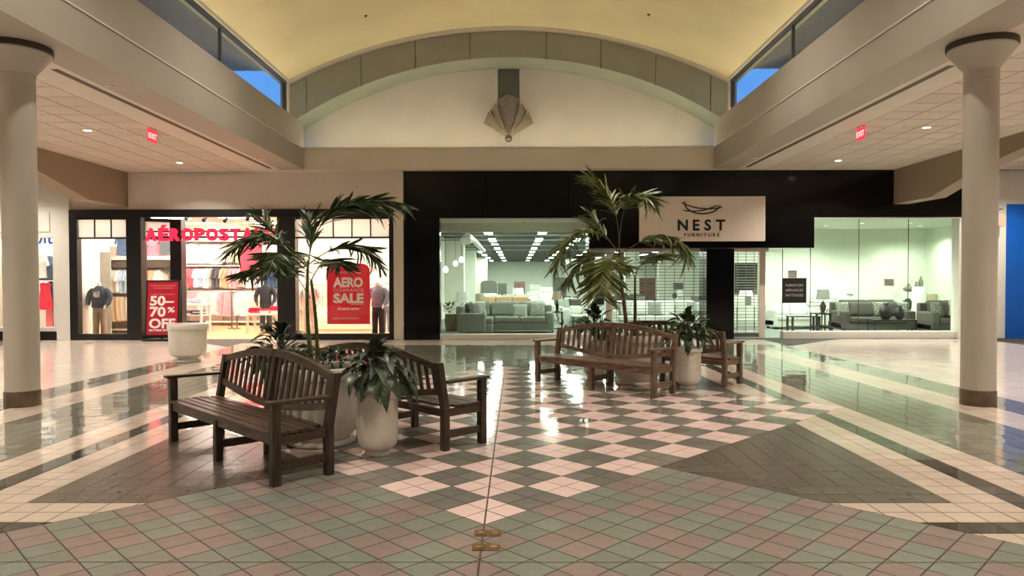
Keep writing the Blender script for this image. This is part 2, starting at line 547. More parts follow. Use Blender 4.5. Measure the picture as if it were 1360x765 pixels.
t = thing('cove_light', 'warm cove light strip hidden on the ledge under the grey arch', 'light', (0, 19.45, 5.22), group='cove lights')
MB().box(-5.5, 5.5, -0.06, 0.06, 0, 0.02).build('housing', M_white, t)
MB().box(-5.48, 5.48, -0.03, 0.03, 0.02, 0.04).build('tube', glow('cove_tube_pale', (1.0, 0.93, 0.68), L_ARCH), t)
M_eave = mat('grey_eave', (150, 152, 150), 0.7)
M_frame = mat('clerestory_frame', (70, 72, 72), 0.4, var=0.1)
M_tube = glow('cove_tube', (1.0, 0.87, 0.62), L_COVE)
for s, nm, wd in ((-1, 'left', 'clothing'), (1, 'right', 'furniture')):
    bm_ = thing('beam_' + nm, 'long taupe ceiling beam on the %s store side' % wd, 'beam', kind='structure')
    MB().box(min(s * 5.54, s * 6.2), max(s * 5.54, s * 6.2), -14, 19.25, 4.64, 5.20).build('lower_face', M_beam, bm_)
    MB().box(min(s * 5.56, s * 6.2), max(s * 5.56, s * 6.2), -14, 19.25, 5.20, 5.9).build('upper_face', M_beam, bm_)
    MB().box(min(s * 5.525, s * 5.6), max(s * 5.525, s * 5.6), -14, 19.25, 5.19, 5.215).build('shadow_bead', M_cream, bm_)
    # clerestory
    w = thing('window_1' if s < 0 else 'window_2', 'slanting-away clerestory window strip above the %s side beam' % wd, 'window', kind='structure')
    for k in range(8):
        y0 = -14 + 4.12 * k
        MB().box(s * 5.965 - 0.006, s * 5.965 + 0.006, y0 + 0.03, y0 + 4.09, 5.95, 6.93).build('pane', M_glass2, w)
        MB().box(s * 5.97 - 0.03, s * 5.97 + 0.03, y0 - 0.03, y0 + 0.03, 5.9, 6.95).build('mullion', M_frame, w)
    MB().box(s * 5.97 - 0.04, s * 5.97 + 0.04, 18.93, 19.02, 5.9, 6.95).build('mullion', M_frame, w)
    MB().box(s * 5.97 - 0.05, s * 5.97 + 0.05, -14, 19.2, 6.9, 6.97).build('head_rail', M_frame, w)
    MB().box(s * 5.97 - 0.05, s * 5.97 + 0.05, -14, 19.2, 5.9, 5.95).build('sill_rail', M_frame, w)
    struct('trim_2' if s < 0 else 'trim_3', MB().box(min(s * 5.87, s * 6.1), max(s * 5.87, s * 6.1), -14, 19.15, 6.965, 7.13), M_cream, 'cream springing trim of the vault on the %s side' % wd, 'trim')
    MB().box(min(s * 5.9, s * 6.1), max(s * 5.9, s * 6.1), 19.02, 19.25, 5.9, 7.0).build('end_post', M_cream, w)
    struct('roof_eave_' + nm, MB().box(min(s * 6.13, s * 9.6), max(s * 6.13, s * 9.6), -14, 18.7, 7.16, 7.34), M_eave, 'grey roof overhang outside the %s side clerestory' % wd, 'roof')
    t = thing('cove_light', 'warm cove light strip lying on the %s side beam ledge' % wd, 'light', (s * 5.73, 0, 5.9), group='cove lights')
    MB().box(-0.05, 0.05, -13.5, 18.9, 0, 0.02).build('housing', M_white, t)
    MB().box(-0.035, 0.035, -13.4, 18.8, 0.02, 0.045).build('tube', M_tube, t)

# ------------------------------------------------------------------ aisle ceilings
M_lens = glow('downlight_lens', (1.0, 0.93, 0.8), 9.0)
M_off = mat('unlit_lens', (206, 196, 176), 0.5)
TL = 0.61
tile_me = MB().box(-0.295, 0.295, -0.295, 0.295, -0.005, 0.0).mesh('ceiling_tile', M_ctile)
for s, nm, wd in ((-1, 'left', 'clothing'), (1, 'right', 'furniture')):
    def X(a, b): return (min(s * a, s * b), max(s * a, s * b))
    c = struct('ceiling_' + nm, MB().box(*X(5.56, 16.5), -14, 19.9, 4.645, 4.8), M_cgrid, 'suspended tile ceiling of the %s store aisle' % wd, 'ceiling')
    for a, b, y0, y1 in ((6.2, 6.31, -14, 19.62), (6.43, 6.95, -14, 19.62), (6.31, 6.43, -14, 10.1), (6.31, 6.43, 19.0, 19.62)):
        MB().box(*X(a, b), y0, y1, 4.64, 4.645).build('plaster_strip', M_cream, c)
    MB().box(*X(6.305, 6.435), 10.09, 19.01, 4.6435, 4.6452).build('slot_void', M_darkslot, c)
    rest = MB()
    for ia in range(16):
        for iy in range(55):
            x = 6.95 + TL * (ia + 0.5); y = 19.55 - TL * (iy + 0.5)
            if x > 16.4 or y < -13.9: continue
            if ia < 6 and iy < 22:
                o = link('ceiling_tile', tile_me, c); o.location = (s * x, y, 4.645)
            else:
                rest.box(s * x - 0.295, s * x + 0.295, y - 0.295, y + 0.295, 4.64, 4.645)
    tag(rest.build('tile_field', M_ctile, c), kind='stuff')
    # sloping-bottomed bulkhead between court aisle and outer concourse
    pr = [(19.6, 4.66), (19.6, 3.70), (17.8, 3.68), (16.0, 4.10), (14.5, 4.32), (12.0, 4.42), (8.5, 4.42), (6, 4.2), (4.2, 3.68), (2, 3.68), (2, 4.66)]
    struct('wall_bulkhead_' + nm, MB().prism(pr, *X(10.55, 10.95), axis='x'), M_bulk, 'brown arched bulkhead hanging from the %s aisle ceiling' % wd)
    # recessed downlights
    for k, y in enumerate((18.0, 14.15, 10.3, 6.45, 2.6, -1.25, -6)):
        for xx in (8.35, 13.4):
            where = 'court aisle' if xx < 10 else 'outer concourse'
            t = thing('downlight', 'lit round downlight, %s from the storefronts in the %s side %s' % (ORD[k], wd, where), 'light', (s * xx, y, 4.64), group='recessed aisle downlights')
            MB().lathe([(0.075, 0.0), (0.10, 0.0), (0.105, -0.006), (0.075, -0.008)], 20, cap=False).build('trim_ring', M_white, t)
            MB().lathe([(0.001, -0.001), (0.08, -0.001), (0.08, -0.004), (0.001, -0.0045)], 20).build('lens', M_lens, t)
            ld = bpy.data.lights.new('downlight_lamp', 'SPOT')
            ld.energy = L_DOWN; ld.spot_size = 2.4; ld.spot_blend = 0.8; ld.shadow_soft_size = 0.08; ld.color = (1.0, 0.91, 0.81)
            lo = bpy.data.objects.new('downlight_lamp', ld); COL.objects.link(lo); lo.parent = t; lo.location = (0, 0, -0.02)
    for k, (xx, y, lab) in enumerate(((7.68, 14.1, 'round unlit ceiling speaker beside the lit downlight'), (6.08, 11.0, 'small unlit round fixture on the plaster strip near the column'), (6.1, 17.6, 'small unlit round fixture on the plaster strip near the storefronts'))):
        t = thing('ceiling_fixture', lab + ' on the %s side' % wd, 'light', (s * xx, y, 4.64), group='unlit ceiling fixtures')
        r = 0.13 if k == 0 else 0.07
        MB().lathe([(r * 0.8, 0.0), (r, 0.0), (r, -0.008), (r * 0.8, -0.01)], 20, cap=False).build('trim_ring', M_white, t)
        MB().lathe([(0.001, -0.001), (r * 0.82, -0.001), (r * 0.82, -0.004), (0.001, -0.005)], 20).build('lens', M_off, t)

for s in (-1, 1):
    x = s * 3.4
    tag(MB().lathe([(0.001, 0.02), (0.045, 0.02), (0.045, -0.005), (0.012, -0.01), (0.012, -0.03), (0.022, -0.032), (0.001, -0.035)], 14, (x, 17.1, arcz(x))).build('sprinkler_head', M_darkslot, smooth=True), 'tiny dark sprinkler head on the vault above the %s side' % ('clothing' if s < 0 else 'furniture'), 'sprinkler', 'vault sprinklers')
# added downlights, out of view in the vault, to light the court
for s in (-1, 1):
    for k, y in enumerate((13.0, 8.0, 3.0, -3.0, -9.0)):
        x = s * 3.4; z = arcz(x)
        t = thing('added_vault_downlight', 'added vault downlight out of view, %s from the arch on the %s side slope' % (ORD[k], 'clothing' if s < 0 else 'furniture'), 'light', (x, y, z - 0.02), group='added vault downlights')
        MB().lathe([(0.09, 0.06), (0.12, 0.04), (0.12, -0.01), (0.09, -0.012)], 20, cap=False).build('trim_ring', M_white, t)
        MB().lathe([(0.001, 0.0), (0.092, 0.0), (0.092, -0.004), (0.001, -0.005)], 20).build('lens', M_lens, t)
        ld = bpy.data.lights.new('added_vault_lamp', 'SPOT')
        ld.energy = L_VAULT; ld.spot_size = 2.2; ld.spot_blend = 1.0; ld.shadow_soft_size = 0.12; ld.color = (1.0, 0.93, 0.84)
        lo = bpy.data.objects.new('added_vault_lamp', ld); COL.objects.link(lo); lo.parent = t; lo.location = (0, 0, -0.03)

# outer shell of the hall
struct('wall_left', MB().box(-16.8, -16.5, -14, 20.4, -0.1, 4.8), M_cream, 'cream outer wall of the concourse on the clothing side')
struct('wall_right', MB().box(16.5, 16.8, -14, 20.4, -0.1, 4.8), M_cream, 'cream outer wall of the concourse on the furniture side')
struct('wall_front', MB().box(-16.8, 16.8, -14.3, -14, -0.1, 9), M_cream, 'cream end wall of the hall behind the viewer')

# ------------------------------------------------------------------ columns
M_col = mat('column_paint', (184, 176, 162), 0.45, var=0.03, scale=2)
M_colbase = mat('column_base_bronze', (104, 88, 70), 0.35, metal=0.3, var=0.2, scale=8)
for s, wd in ((-1, 'clothing'), (1, 'furniture')):
    for y, where in ((9.15, 'opposite the planter groups'), (-2.0, 'behind the viewer')):
        t = thing('column', 'round taupe column with flared capital on the %s side %s' % (wd, where), 'column', (s * 6.195 - 0.025, y, 0), group='flared columns')
        MB().lathe([(0.198, 0.2), (0.198, 4.12), (0.203, 4.125), (0.203, 4.145), (0.198, 4.15), (0.198, 4.29)], 40).build('shaft', M_col, t, smooth=True)
        MB().lathe([(0.198, 4.28), (0.206, 4.285), (0.209, 4.30), (0.375, 4.525), (0.39, 4.54), (0.39, 4.565)], 40).build('capital', M_col, t, smooth=True)
        MB().lathe([(0.398, 4.56), (0.403, 4.565), (0.403, 4.60), (0.398, 4.64)], 40).build('capital_rim', M_darkslot, t, smooth=True)
        MB().lathe([(0.203, 0.0), (0.208, 0.005), (0.208, 0.198), (0.199, 0.203)], 40).build('base_band', M_colbase, t, smooth=True)

# ------------------------------------------------------------------ exit signs
M_exit = glow('exit_red', (1.0, 0.04, 0.06), 1.6)
M_exitl = glow('exit_letter', (1.0, 0.4, 0.35), 2.2)
for s, wd in ((-1, 'clothing'), (1, 'furniture')):
    t = thing('exit_sign', 'glowing red exit sign hanging from the %s aisle ceiling' % wd, 'exit sign', (s * 6.98, 14.0, 4.64), group='red exit signs')
    MB().box(-0.03, 0.03, -0.1, 0.1, -0.03, 0).build('canopy', M_white, t)
    MB().box(-0.008, 0.008, -0.165, 0.165, -0.27, -0.03).build('panel', M_exit, t)
    for d in (-1, 1):
        lettering('lettering', 'EXIT', 0.15, M_exitl, (d * 0.0095, 0, -0.205), t, depth=0.001, bold=0.004, rz=d * PI / 2)

# ------------------------------------------------------------------ fan sconce and small device in the niche
t = thing('fan_sconce', 'bronze folded fan wall sconce in the niche under the grey arch', 'sconce', (0, 20.0, 5.62))
for k, (a0, a1, r, y) in enumerate(((0, 17, 1.18, -0.16), (0, -17, 1.18, -0.16), (20, 35, 1.02, -0.08), (-20, -35, 1.02, -0.08), (37, 58, 0.92, 0.0), (-37, -58, 0.92, 0.0))):
    aa, bb = math.radians(a0), math.radians(a1)
    r2 = r * (0.93 if k < 2 else 0.9)
    p0 = Vector((math.sin(aa) * 0.05, y + 0.05, math.cos(aa) * 0.05)); p1 = Vector((math.sin(aa) * r, y - 0.16, math.cos(aa) * r))
    p2 = Vector((math.sin(bb) * r2, y + 0.0, math.cos(bb) * r2))
    q = MB(); d = Vector((0, 0.02, 0))
    for f in ((p0, p1, p2), (p0 + d, p2 + d, p1 + d), (p0, p0 + d, p1 + d, p1), (p1, p1 + d, p2 + d, p2), (p2, p2 + d, p0 + d, p0)):
        q.poly(f)
    q.build('petal', M_bronze, t)
MB().lathe([(0.1 * math.sin(a), -0.1 * math.cos(a)) for a in [0.05 + (PI - 0.1) * i / 10 for i in range(11)]], 20, (0, -0.12, -0.02)).build('ball', M_bronze, t, smooth=True)
t = thing('niche_lamp', 'small round white fixture with loose cable below the fan sconce', 'light', (0, 20.25, 5.33))
MB().lathe([(0.09, 0.0), (0.09, 0.02), (0.05, 0.04), (0.05, 0.09), (0.08, 0.11), (0.08, 0.12)], 20, (0, -0.1, -0.02)).build('body', M_white, t)
MB().box(-0.03, 0.03, -0.17, -0.14, 0.02, 0.06).build('lens', M_black, t)
MB().tube([(0.06, -0.1, 0.0), (0.14, -0.08, 0.06), (0.22, -0.06, 0.03), (0.27, -0.03, -0.04)], 0.008, 6).build('cable', M_black, t)
# ------------------------------------------------------------------ facade: clothing store
struct('wall_clothing_header', MB().box(-12.5, -2.95, 19.6, 19.85, 3.61, 4.66), M_cream, 'cream wall band above the black clothing storefront')
struct('wall_pilaster', MB().box(-3.17, -2.9, 19.5, 19.9, 0, 4.66), M_cream, 'slim cream pilaster between the two black storefronts')
struct('wall_white_pier', MB().box(-12.52, -12.15, 19.5, 19.9, 0, 4.66), M_white, 'narrow white pier beside the clothing storefront')

sf = thing('clothing_storefront', 'black framed clothing storefront with two display windows and open entrance', 'storefront', (0, 19.5, 0), kind='structure')
def fr(x0, x1, z0, z1, y0=0.0, y1=0.22, nm='frame_post', m=None):
    return MB().box(x0, x1, y0, y1, z0, z1).build(nm, m or M_black, sf, bevel=0.006)
fr(-12.15, -3.17, 3.40, 3.61, nm='head_beam')
fr(-12.15, -11.93, 0, 3.40); fr(-10.55, -10.14, 0, 3.40, -0.03, 0.3); fr(-9.62, -9.30, 0, 3.40, 0.55, 0.85)
fr(-6.38, -5.88, 0, 3.40, -0.03, 0.3); fr(-3.30, -3.17, 0, 3.40)
fr(-11.93, -10.55, 0, 0.17, nm='plinth'); fr(-5.88, -3.30, 0, 0.17, nm='plinth')
fr(-11.93, -10.55, 3.34, 3.40, 0.05, 0.15, 'transom_bar'); fr(-5.88, -3.30, 3.34, 3.40, 0.05, 0.15, 'transom_bar')
fr(-11.93, -10.55, 2.80, 2.85, 0.05, 0.12, 'transom_bar'); fr(-5.88, -3.30, 2.80, 2.85, 0.05, 0.12, 'transom_bar')
for a, b, n in ((-11.93, -10.55, 3), (-5.88, -3.30, 5)):
    for k in range(1, n):
        x = a + (b - a) * k / n
        fr(x - 0.015, x + 0.015, 2.85, 3.34, 0.05, 0.11, 'glazing_bar')
M_frost = mat('frosted_transom', (214, 216, 212), 0.6, var=0.03)
def frostmat():
    m = bpy.data.materials.new('frosted_glass'); m.use_nodes = True
    b = m.node_tree.nodes['Principled BSDF']
    nt = m.node_tree
    tr = nt.nodes.new('ShaderNodeBsdfTranslucent'); tr.inputs[0].default_value = (0.92, 0.92, 0.9, 1)
    b.inputs['Base Color'].default_value = (0.85, 0.85, 0.83, 1); b.inputs['Roughness'].default_value = 0.4
    mx = nt.nodes.new('ShaderNodeMixShader'); mx.inputs[0].default_value = 0.75
    nt.links.new(b.outputs[0], mx.inputs[1]); nt.links.new(tr.outputs[0], mx.inputs[2])
    nt.links.new(mx.outputs[0], nt.nodes['Material Output'].inputs[0])
    return m
M_frost = frostmat()
for a, b, n in ((-11.93, -10.55, 3), (-5.88, -3.30, 5)):
    for k in range(n):
        x0, x1 = a + (b - a) * k / n, a + (b - a) * (k + 1) / n
        MB().box(x0 + 0.016, x1 - 0.016, 0.075, 0.085, 2.852, 3.338).build('transom_pane', M_frost, sf)
MB().box(-11.93, -10.55, 0.08, 0.09, 0.17, 2.80).build('window_pane', M_glass, sf)
MB().box(-5.88, -3.30, 0.08, 0.09, 0.17, 2.80).build('window_pane', M_glass, sf)
# angled return into the entrance
def ret(x0, y0, x1, y1, z0, z1, th, m, nm):
    d = Vector((x1 - x0, y1 - y0, 0)); a = math.atan2(d.y, d.x)
    q = MB().cbox(((x0 + x1) / 2, (y0 + y1) / 2, (z0 + z1) / 2), (d.length, th, z1 - z0), a)
    return q.build(nm, m, sf)
for xa_, xb_ in ((-10.16, -9.58), (-6.36, -6.38)):
    if xa_ < -10:
        ret(xa_, 0.2, xb_, 0.62, 0, 0.17, 0.08, M_black, 'plinth')
        ret(xa_, 0.2, xb_, 0.62, 2.80, 2.86, 0.06, M_black, 'transom_bar')
        ret(xa_, 0.2, xb_, 0.62, 3.3, 3.40, 0.08, M_black, 'transom_bar')
        ret(xa_, 0.2, xb_, 0.62, 0.17, 2.80, 0.01, M_glass, 'window_pane')
        ret(xa_, 0.2, xb_, 0.62, 2.86, 3.3, 0.01, M_frost, 'transom_pane')

# glowing store name
M_neon = glow('neon_letter', (1.0, 0.025, 0.065), 1.7)
M_neonside = mat('letter_return', (150, 10, 40), 0.4)
sg = thing('store_sign', 'glowing red capital letters of the clothing store name over its entrance', 'sign', (0, 19.42, 0))
name = 'A\u00c9ROPOSTALE'
ltr_w = [0.36, 0.31, 0.33, 0.36, 0.32, 0.36, 0.31, 0.31, 0.36, 0.28, 0.31]
x = -9.98
for ch, w in zip(name, ltr_w):
    me = text_mesh(ch, 0.46, 0.035, 0.018, 'LEFT').copy()
    me.materials.clear(); me.materials.append(M_neon)
    mnx = min(v.co.x for v in me.vertices); mxx = max(v.co.x for v in me.vertices)
    o = link('letter', me, sg); o.rotation_euler = (PI / 2, 0, 0)
    sc_ = (w - 0.055) / (mxx - mnx); o.scale = (sc_, 1, 1); o.location = (x - mnx * sc_, 0, 2.755)
    x += w
MB().box(-9.98, -6.35, 0.05, 0.08, 2.82, 2.87).build('rail', M_black, sg)
MB().box(-9.98, -6.35, 0.05, 0.08, 2.98, 3.02).build('rail', M_black, sg)

# ------------------------------------------------------------------ clothing store room
M_aerow = mat('store_wall_white', (232, 224, 214), 0.6, var=0.02)
M_aerof = mat('store_floor_wood', (206, 160, 112), 0.35, var=0.12, scale=5, stretch=(1, 8, 1))
struct('floor_clothing_store', MB().box(-12.5, -3.05, 19.86, 21.2, -0.2, 0.0).box(-14.7, -3.05, 21.2, 29.0, -0.2, 0.0), M_aerof, 'pale wood floor inside the clothing store', 'floor')
struct('wall_clothing_back', MB().box(-14.7, -3.05, 28.6, 28.9, 0, 4.0), M_aerow, 'white back wall of the clothing store')
struct('wall_clothing_side', MB().box(-12.54, -12.3, 19.92, 21.2, 0, 4.0).box(-14.7, -14.5, 21.2, 28.6, 0, 4.0), M_aerow, 'white outer side wall of the clothing store')
struct('wall_party', MB().box(-3.15, -2.92, 19.86, 67, 0, 4.2), M_aerow, 'white party wall between the clothing and furniture stores')
struct('ceiling_clothing_store', MB().box(-12.5, -3.05, 19.86, 21.2, 3.75, 3.9).box(-14.7, -3.05, 21.2, 28.9, 3.75, 3.9), M_aerow, 'white ceiling inside the clothing store', 'ceiling')
M_panel = glow('store_panel_warm', (1.0, 0.91, 0.80), L_CLOTH)
n = 0
for y in (20.6, 21.7, 23.4, 25.5, 27.6):
    for x in (-13.4, -11.2, -9.0, -6.8, -4.5):
        n += 1
        if x < -12.5 and y < 22: continue
        t = thing('ceiling_panel_light', 'bright ceiling light panel inside the clothing store', 'light', (x, y, 3.75), group='clothing store ceiling lights')
        MB().box(-0.62, 0.62, -0.22, 0.22, -0.03, 0).build('frame', M_white, t)
        MB().box(-0.58, 0.58, -0.18, 0.18, -0.034, -0.03).build('diffuser', M_panel, t)

# ------------------------------------------------------------------ facade: furniture store
nf = thing('furniture_storefront', 'glossy black furniture storefront with white sill and tall windows', 'storefront', (0, 19.5, 0), kind='structure')
def nb(x0, x1, z0, z1, y0=0.0, y1=0.4, nm='black_panel', m=None):
    return MB().box(x0, x1, y0, y1, z0, z1).build(nm, m or M_gloss, nf, bevel=0.004)
edges = [-2.88, -0.62, 1.65, 3.92, 6.19, 8.42, 10.65, 12.55]
for a, b in zip(edges[:-1], edges[1:]):
    nb(a + 0.003, b - 0.003, 3.345, 4.64)
nb(-2.88, -1.9, 0, 3.34, nm='black_pier'); nb(5.44, 6.2, 0, 2.5, 0.0, 0.8, nm='black_pier')
for a, b in ((2.21, 4.24), (4.246, 6.3), (6.306, 8.39)):
    nb(a, b, 2.51, 3.342, 0.0, 0.9, 'entrance_header')
nb(-1.9, 2.21, 3.31, 3.345, 0.02, 0.1, 'head_trim', M_white); nb(8.39, 12.45, 3.315, 3.345, 0.02, 0.1, 'head_trim', M_white)
nb(-1.9, 2.21, 0, 0.15, 0.0, 0.25, 'sill', M_white); nb(7.62, 12.45, 0, 0.20, 0.15, 0.44, 'sill', M_white)
nb(12.38, 12.55, 0, 3.345, 0.05, 0.4, 'end_post', M_white)
M_post = mat('pinkish_post', (222, 208, 194), 0.5, var=0.02)
nb(2.78, 2.95, 0, 2.51, 0.75, 0.9, 'grille_post', M_post); nb(7.15, 7.32, 0, 2.51, 0.75, 0.9, 'grille_post', M_post)
nb(2.21, 5.44, 2.44, 2.51, 0.7, 0.9, 'grille_head', M_post); nb(6.2, 7.4, 2.44, 2.51, 0.7, 0.9, 'grille_head', M_post)
for a, b in ((-1.9, -0.53), (-0.525, 0.84), (0.845, 2.21)):
    MB().box(a + 0.002, b - 0.002, 0.1, 0.11, 0.15, 3.31).build('window_pane', M_glass, nf)
for a, b, zt in ((7.62, 8.39, 2.51), (8.393, 9.73, 3.315), (9.735, 11.1, 3.315), (11.105, 12.38, 3.315)):
    MB().box(a + 0.003, b - 0.003, 0.25, 0.262, 0.2, zt).build('window_pane', M_glass, nf)
for x in (9.7325, 11.1025, 8.392):
    MB().box(x - 0.006, x + 0.006, 0.245, 0.267, 0.2, 3.315 if x > 8.5 else 2.51).build('pane_joint', M_darkslot, nf)
def nret(x0, y0, x1, y1):
    d = Vector((x1 - x0, y1 - y0, 0))
    MB().cbox(((x0 + x1) / 2, (y0 + y1) / 2, 1.26), (d.length, 0.012, 2.5), math.atan2(d.y, d.x)).build('window_pane', M_glass, nf)
    MB().tube([(x1, y1, 0), (x1, y1, 2.5)], 0.012, 6).build('pane_joint', M_darkslot, nf)
nret(2.78, 0.8, 2.21, 0.2); nret(7.32, 0.8, 7.62, 0.26)
struct('wall_fascia_light_block', MB().box(-2.9, 12.55, 19.905, 19.955, 3.35, 4.8), M_black, 'dark backing added behind the glossy black fascia to block sky light')  # added backing, stops sky light showing through the panel seams
# roller grilles
M_bar = mat('grille_bar', (120, 122, 116), 0.4, metal=0.6)
for x0, x1, lab in ((2.95, 5.44, 'wide closed roller grille behind the thin palm'), (6.2, 7.15, 'narrow closed roller grille between black pier and pale post')):
    t = thing('roller_grille', lab, 'grille', ((x0 + x1) / 2, 20.34, 0), group='roller grilles')
    w = (x1 - x0) / 2
    bar = MB().tube([(-w, 0, 0), (w, 0, 0)], 0.009, 6).mesh('bar', M_bar, True)
    for k in range(27):
        link('bar', bar, t, loc=(0, 0, 0.12 + 0.087 * k))
    nlk = 9 if w > 0.8 else 4
    lk = MB().box(-0.006, 0.006, -0.012, 0.012, 0.1, 2.45).mesh('chain_link', M_bar)
    for k in range(nlk):
        link('chain_link', lk, t, loc=(-w + 2 * w * (k + 0.5) / nlk, 0, 0))
    MB().box(-w, w, -0.02, 0.02, 0.0, 0.11).build('bottom_rail', M_bar, t)

# store sign
sx0, sx1, sz0, sz1 = atx(849, 19.4), atx(1015, 19.4), atz(321, 19.4), atz(262, 19.4)
M_signp = mat('sign_panel', (220, 206, 194), 0.5, var=0.02)
t = thing('furniture_sign', 'cream sign panel with nest emblem and black store lettering', 'sign', ((sx0 + sx1) / 2, 19.47, (sz0 + sz1) / 2))
hw, hh = (sx1 - sx0) / 2, (sz1 - sz0) / 2
MB().box(-hw, hw, -0.09, 0.03, -hh, hh).build('panel', M_signp, t, bevel=0.005)
def sp(px, py):   # point of the sign face
    return Vector((atx(px, 19.4) - (sx0 + sx1) / 2, -0.094, atz(py, 19.4) - (sz0 + sz1) / 2))
zx = lambda cx, cy: (840 + cx / 7.158, 255 + cy / 7.158)
def bez(p, n=14):
    out = []
    for i in range(n + 1):
        u = i / n; q = [Vector(v) for v in p]
        while len(q) > 1: q = [q[k].lerp(q[k + 1], u) for k in range(len(q) - 1)]
        out.append(q[0])
    return out
for pts in (((488, 92), (480, 190), (590, 235), (700, 228), (800, 205), (826, 132)),
            ((456, 106), (520, 140), (640, 185), (730, 170), (800, 165), (846, 152)),
            ((474, 180), (560, 200), (640, 190), (700, 178), (760, 150), (802, 132))):
    line = bez([sp(*zx(*p)) for p in pts])
    MB().tube(line, [0.012 if i in (0, len(line) - 1) else 0.018 for i in range(len(line))], 6).build('twig', M_blk_print, t)
def wline(s, x0, x1, y0, y1, nm, bold):
    a, b = sp(*zx(x0, y1)), sp(*zx(x1, y0))
    n = len(s); cell = (b.x - a.x)
    h = b.z - a.z
    me = text_mesh(s, h / 0.73, 0.006, bold, 'LEFT', 1.0)
    # each letter spread over the word's width
    ws = [max(v.co.x for v in text_mesh(c, h / 0.73, 0.006, bold).vertices) - min(v.co.x for v in text_mesh(c, h / 0.73, 0.006, bold).vertices) for c in s]
    gap = (cell - sum(ws)) / (n - 1); x = a.x
    for c, w in zip(s, ws):
        m2 = text_mesh(c, h / 0.73, 0.006, bold).copy(); m2.materials.clear(); m2.materials.append(M_blk_print)
        o = link(nm, m2, t); o.rotation_euler = (PI / 2, 0, 0)
        o.location = (x - min(v.co.x for v in m2.vertices), -0.094, a.z); x += w + gap
wline('NEST', 424, 874, 266, 368, 'letter', 0.012)
wline('FURNITURE', 486, 818, 396, 428, 'small_letter', 0.003)

# ------------------------------------------------------------------ furniture store room
M_nestw = mat('furniture_store_wall', (226, 232, 216), 0.7, var=0.02)
M_nestc = mat('furniture_store_dark_ceiling', (62, 66, 64), 0.8, var=0.1)
M_nestf = mat('furniture_store_carpet', (128, 134, 126), 0.9, var=0.08, scale=20)
M_fpan = glow('store_panel_cool', (0.86, 1.0, 0.86), L_FURN * 1.25)
M_fpan2 = glow('store_panel_cool_front', (0.86, 1.0, 0.84), L_FURN)
struct('floor_furniture_store', MB().box(-3.0, 14.8, 19.96, 67.3, -0.2, 0.0), M_nestf, 'grey carpet floor inside the furniture store', 'floor')
struct('wall_furniture_back', MB().box(-3.0, 14.8, 67, 67.3, 0, 4.2), M_nestw, 'far white back wall of the furniture store')
struct('wall_furniture_side', MB().box(14.6, 14.8, 19.96, 67, 0, 4.7), M_nestw, 'white outer side wall of the furniture store')
struct('ceiling_furniture_store', MB().box(-3.0, 14.8, 20.8, 67.3, 3.5, 3.7), M_nestc, 'dark open ceiling deep inside the furniture store', 'ceiling')
struct('ceiling_furniture_soffit', MB().box(-2.95, 2.9, 19.9, 20.8, 3.32, 3.72).box(-2.95, 3.2, 20.7, 20.85, 3.05, 3.72), M_nestw, 'pale soffit just inside the wide furniture window', 'ceiling')
struct('ceiling_furniture_front', MB().box(2.9, 14.6, 19.96, 25.3, 3.42, 3.495), M_nestw, 'pale ceiling over the front furniture displays', 'ceiling')
struct('wall_display_back', MB().box(7.7, 14.6, 25.0, 25.3, 0, 3.45), M_nestw, 'pale green lit wall behind the grey display sofas')
struct('wall_display_middle', MB().box(5.75, 7.7, 27.6, 27.9, 0, 3.5).box(4.45, 5.0, 27.6, 27.9, 0, 3.5).box(5.0, 5.75, 27.6, 27.9, 2.9, 3.5), M_nestw, 'pale partition wall behind the white display sofa')
struct('wall_display_return', MB().box(7.7, 7.9, 25.3, 27.9, 0, 3.5), M_nestw, 'short return wall joining the two display partitions')
for k, y in enumerate((31, 40, 56)):
    struct('wall_column_%d' % (k + 1), MB().box(-2.92, -2.1, y, y + 0.8, 0, 3.5), M_nestw, 'square white pier, %s along the furniture store party wall' % ORD[k])
M_lensg = glow('display_lens', (0.95, 1.0, 0.95), 6.0)
panels = []
for x in (-2.0, -0.85, 1.2, 2.9, 4.6, 6.6, 9.0, 11.2):
    for y in (27.5, 31.5, 35.5, 39.5, 44, 49, 55, 62):
        panels.append((x, y, 3.499))
for p in panels:
    if p[1] < 26 or (p[0] == -2.0 and p[1] < 44) or (p[0] > 3.5 and p[1] < 29): continue
    t = thing('troffer_light', 'long bright fluorescent light hung from the dark furniture store ceiling', 'light', p, group='furniture store ceiling lights')
    MB().box(-0.17, 0.17, -1.0, 1.0, -0.06, 0).build('housing', M_white, t)
    MB().box(-0.15, 0.15, -0.98, 0.98, -0.064, -0.06).build('diffuser', M_fpan, t)
for x, y, z in ((-1.9, 22.2, 3.5), (0.2, 22.2, 3.5), (2.0, 22.4, 3.5), (-0.9, 25, 3.5), (1.5, 25, 3.5), (4.0, 24.6, 3.42), (6.6, 24.6, 3.42)):
    t = thing('panel_light', 'square bright ceiling panel over the furniture displays near the windows', 'light', (x, y, z), group='display ceiling panels')
    MB().box(-0.3, 0.3, -0.3, 0.3, -0.03, 0).build('frame', M_white, t)
    MB().box(-0.27, 0.27, -0.27, 0.27, -0.034, -0.03).build('diffuser', M_fpan if x < 3 else M_fpan2, t)
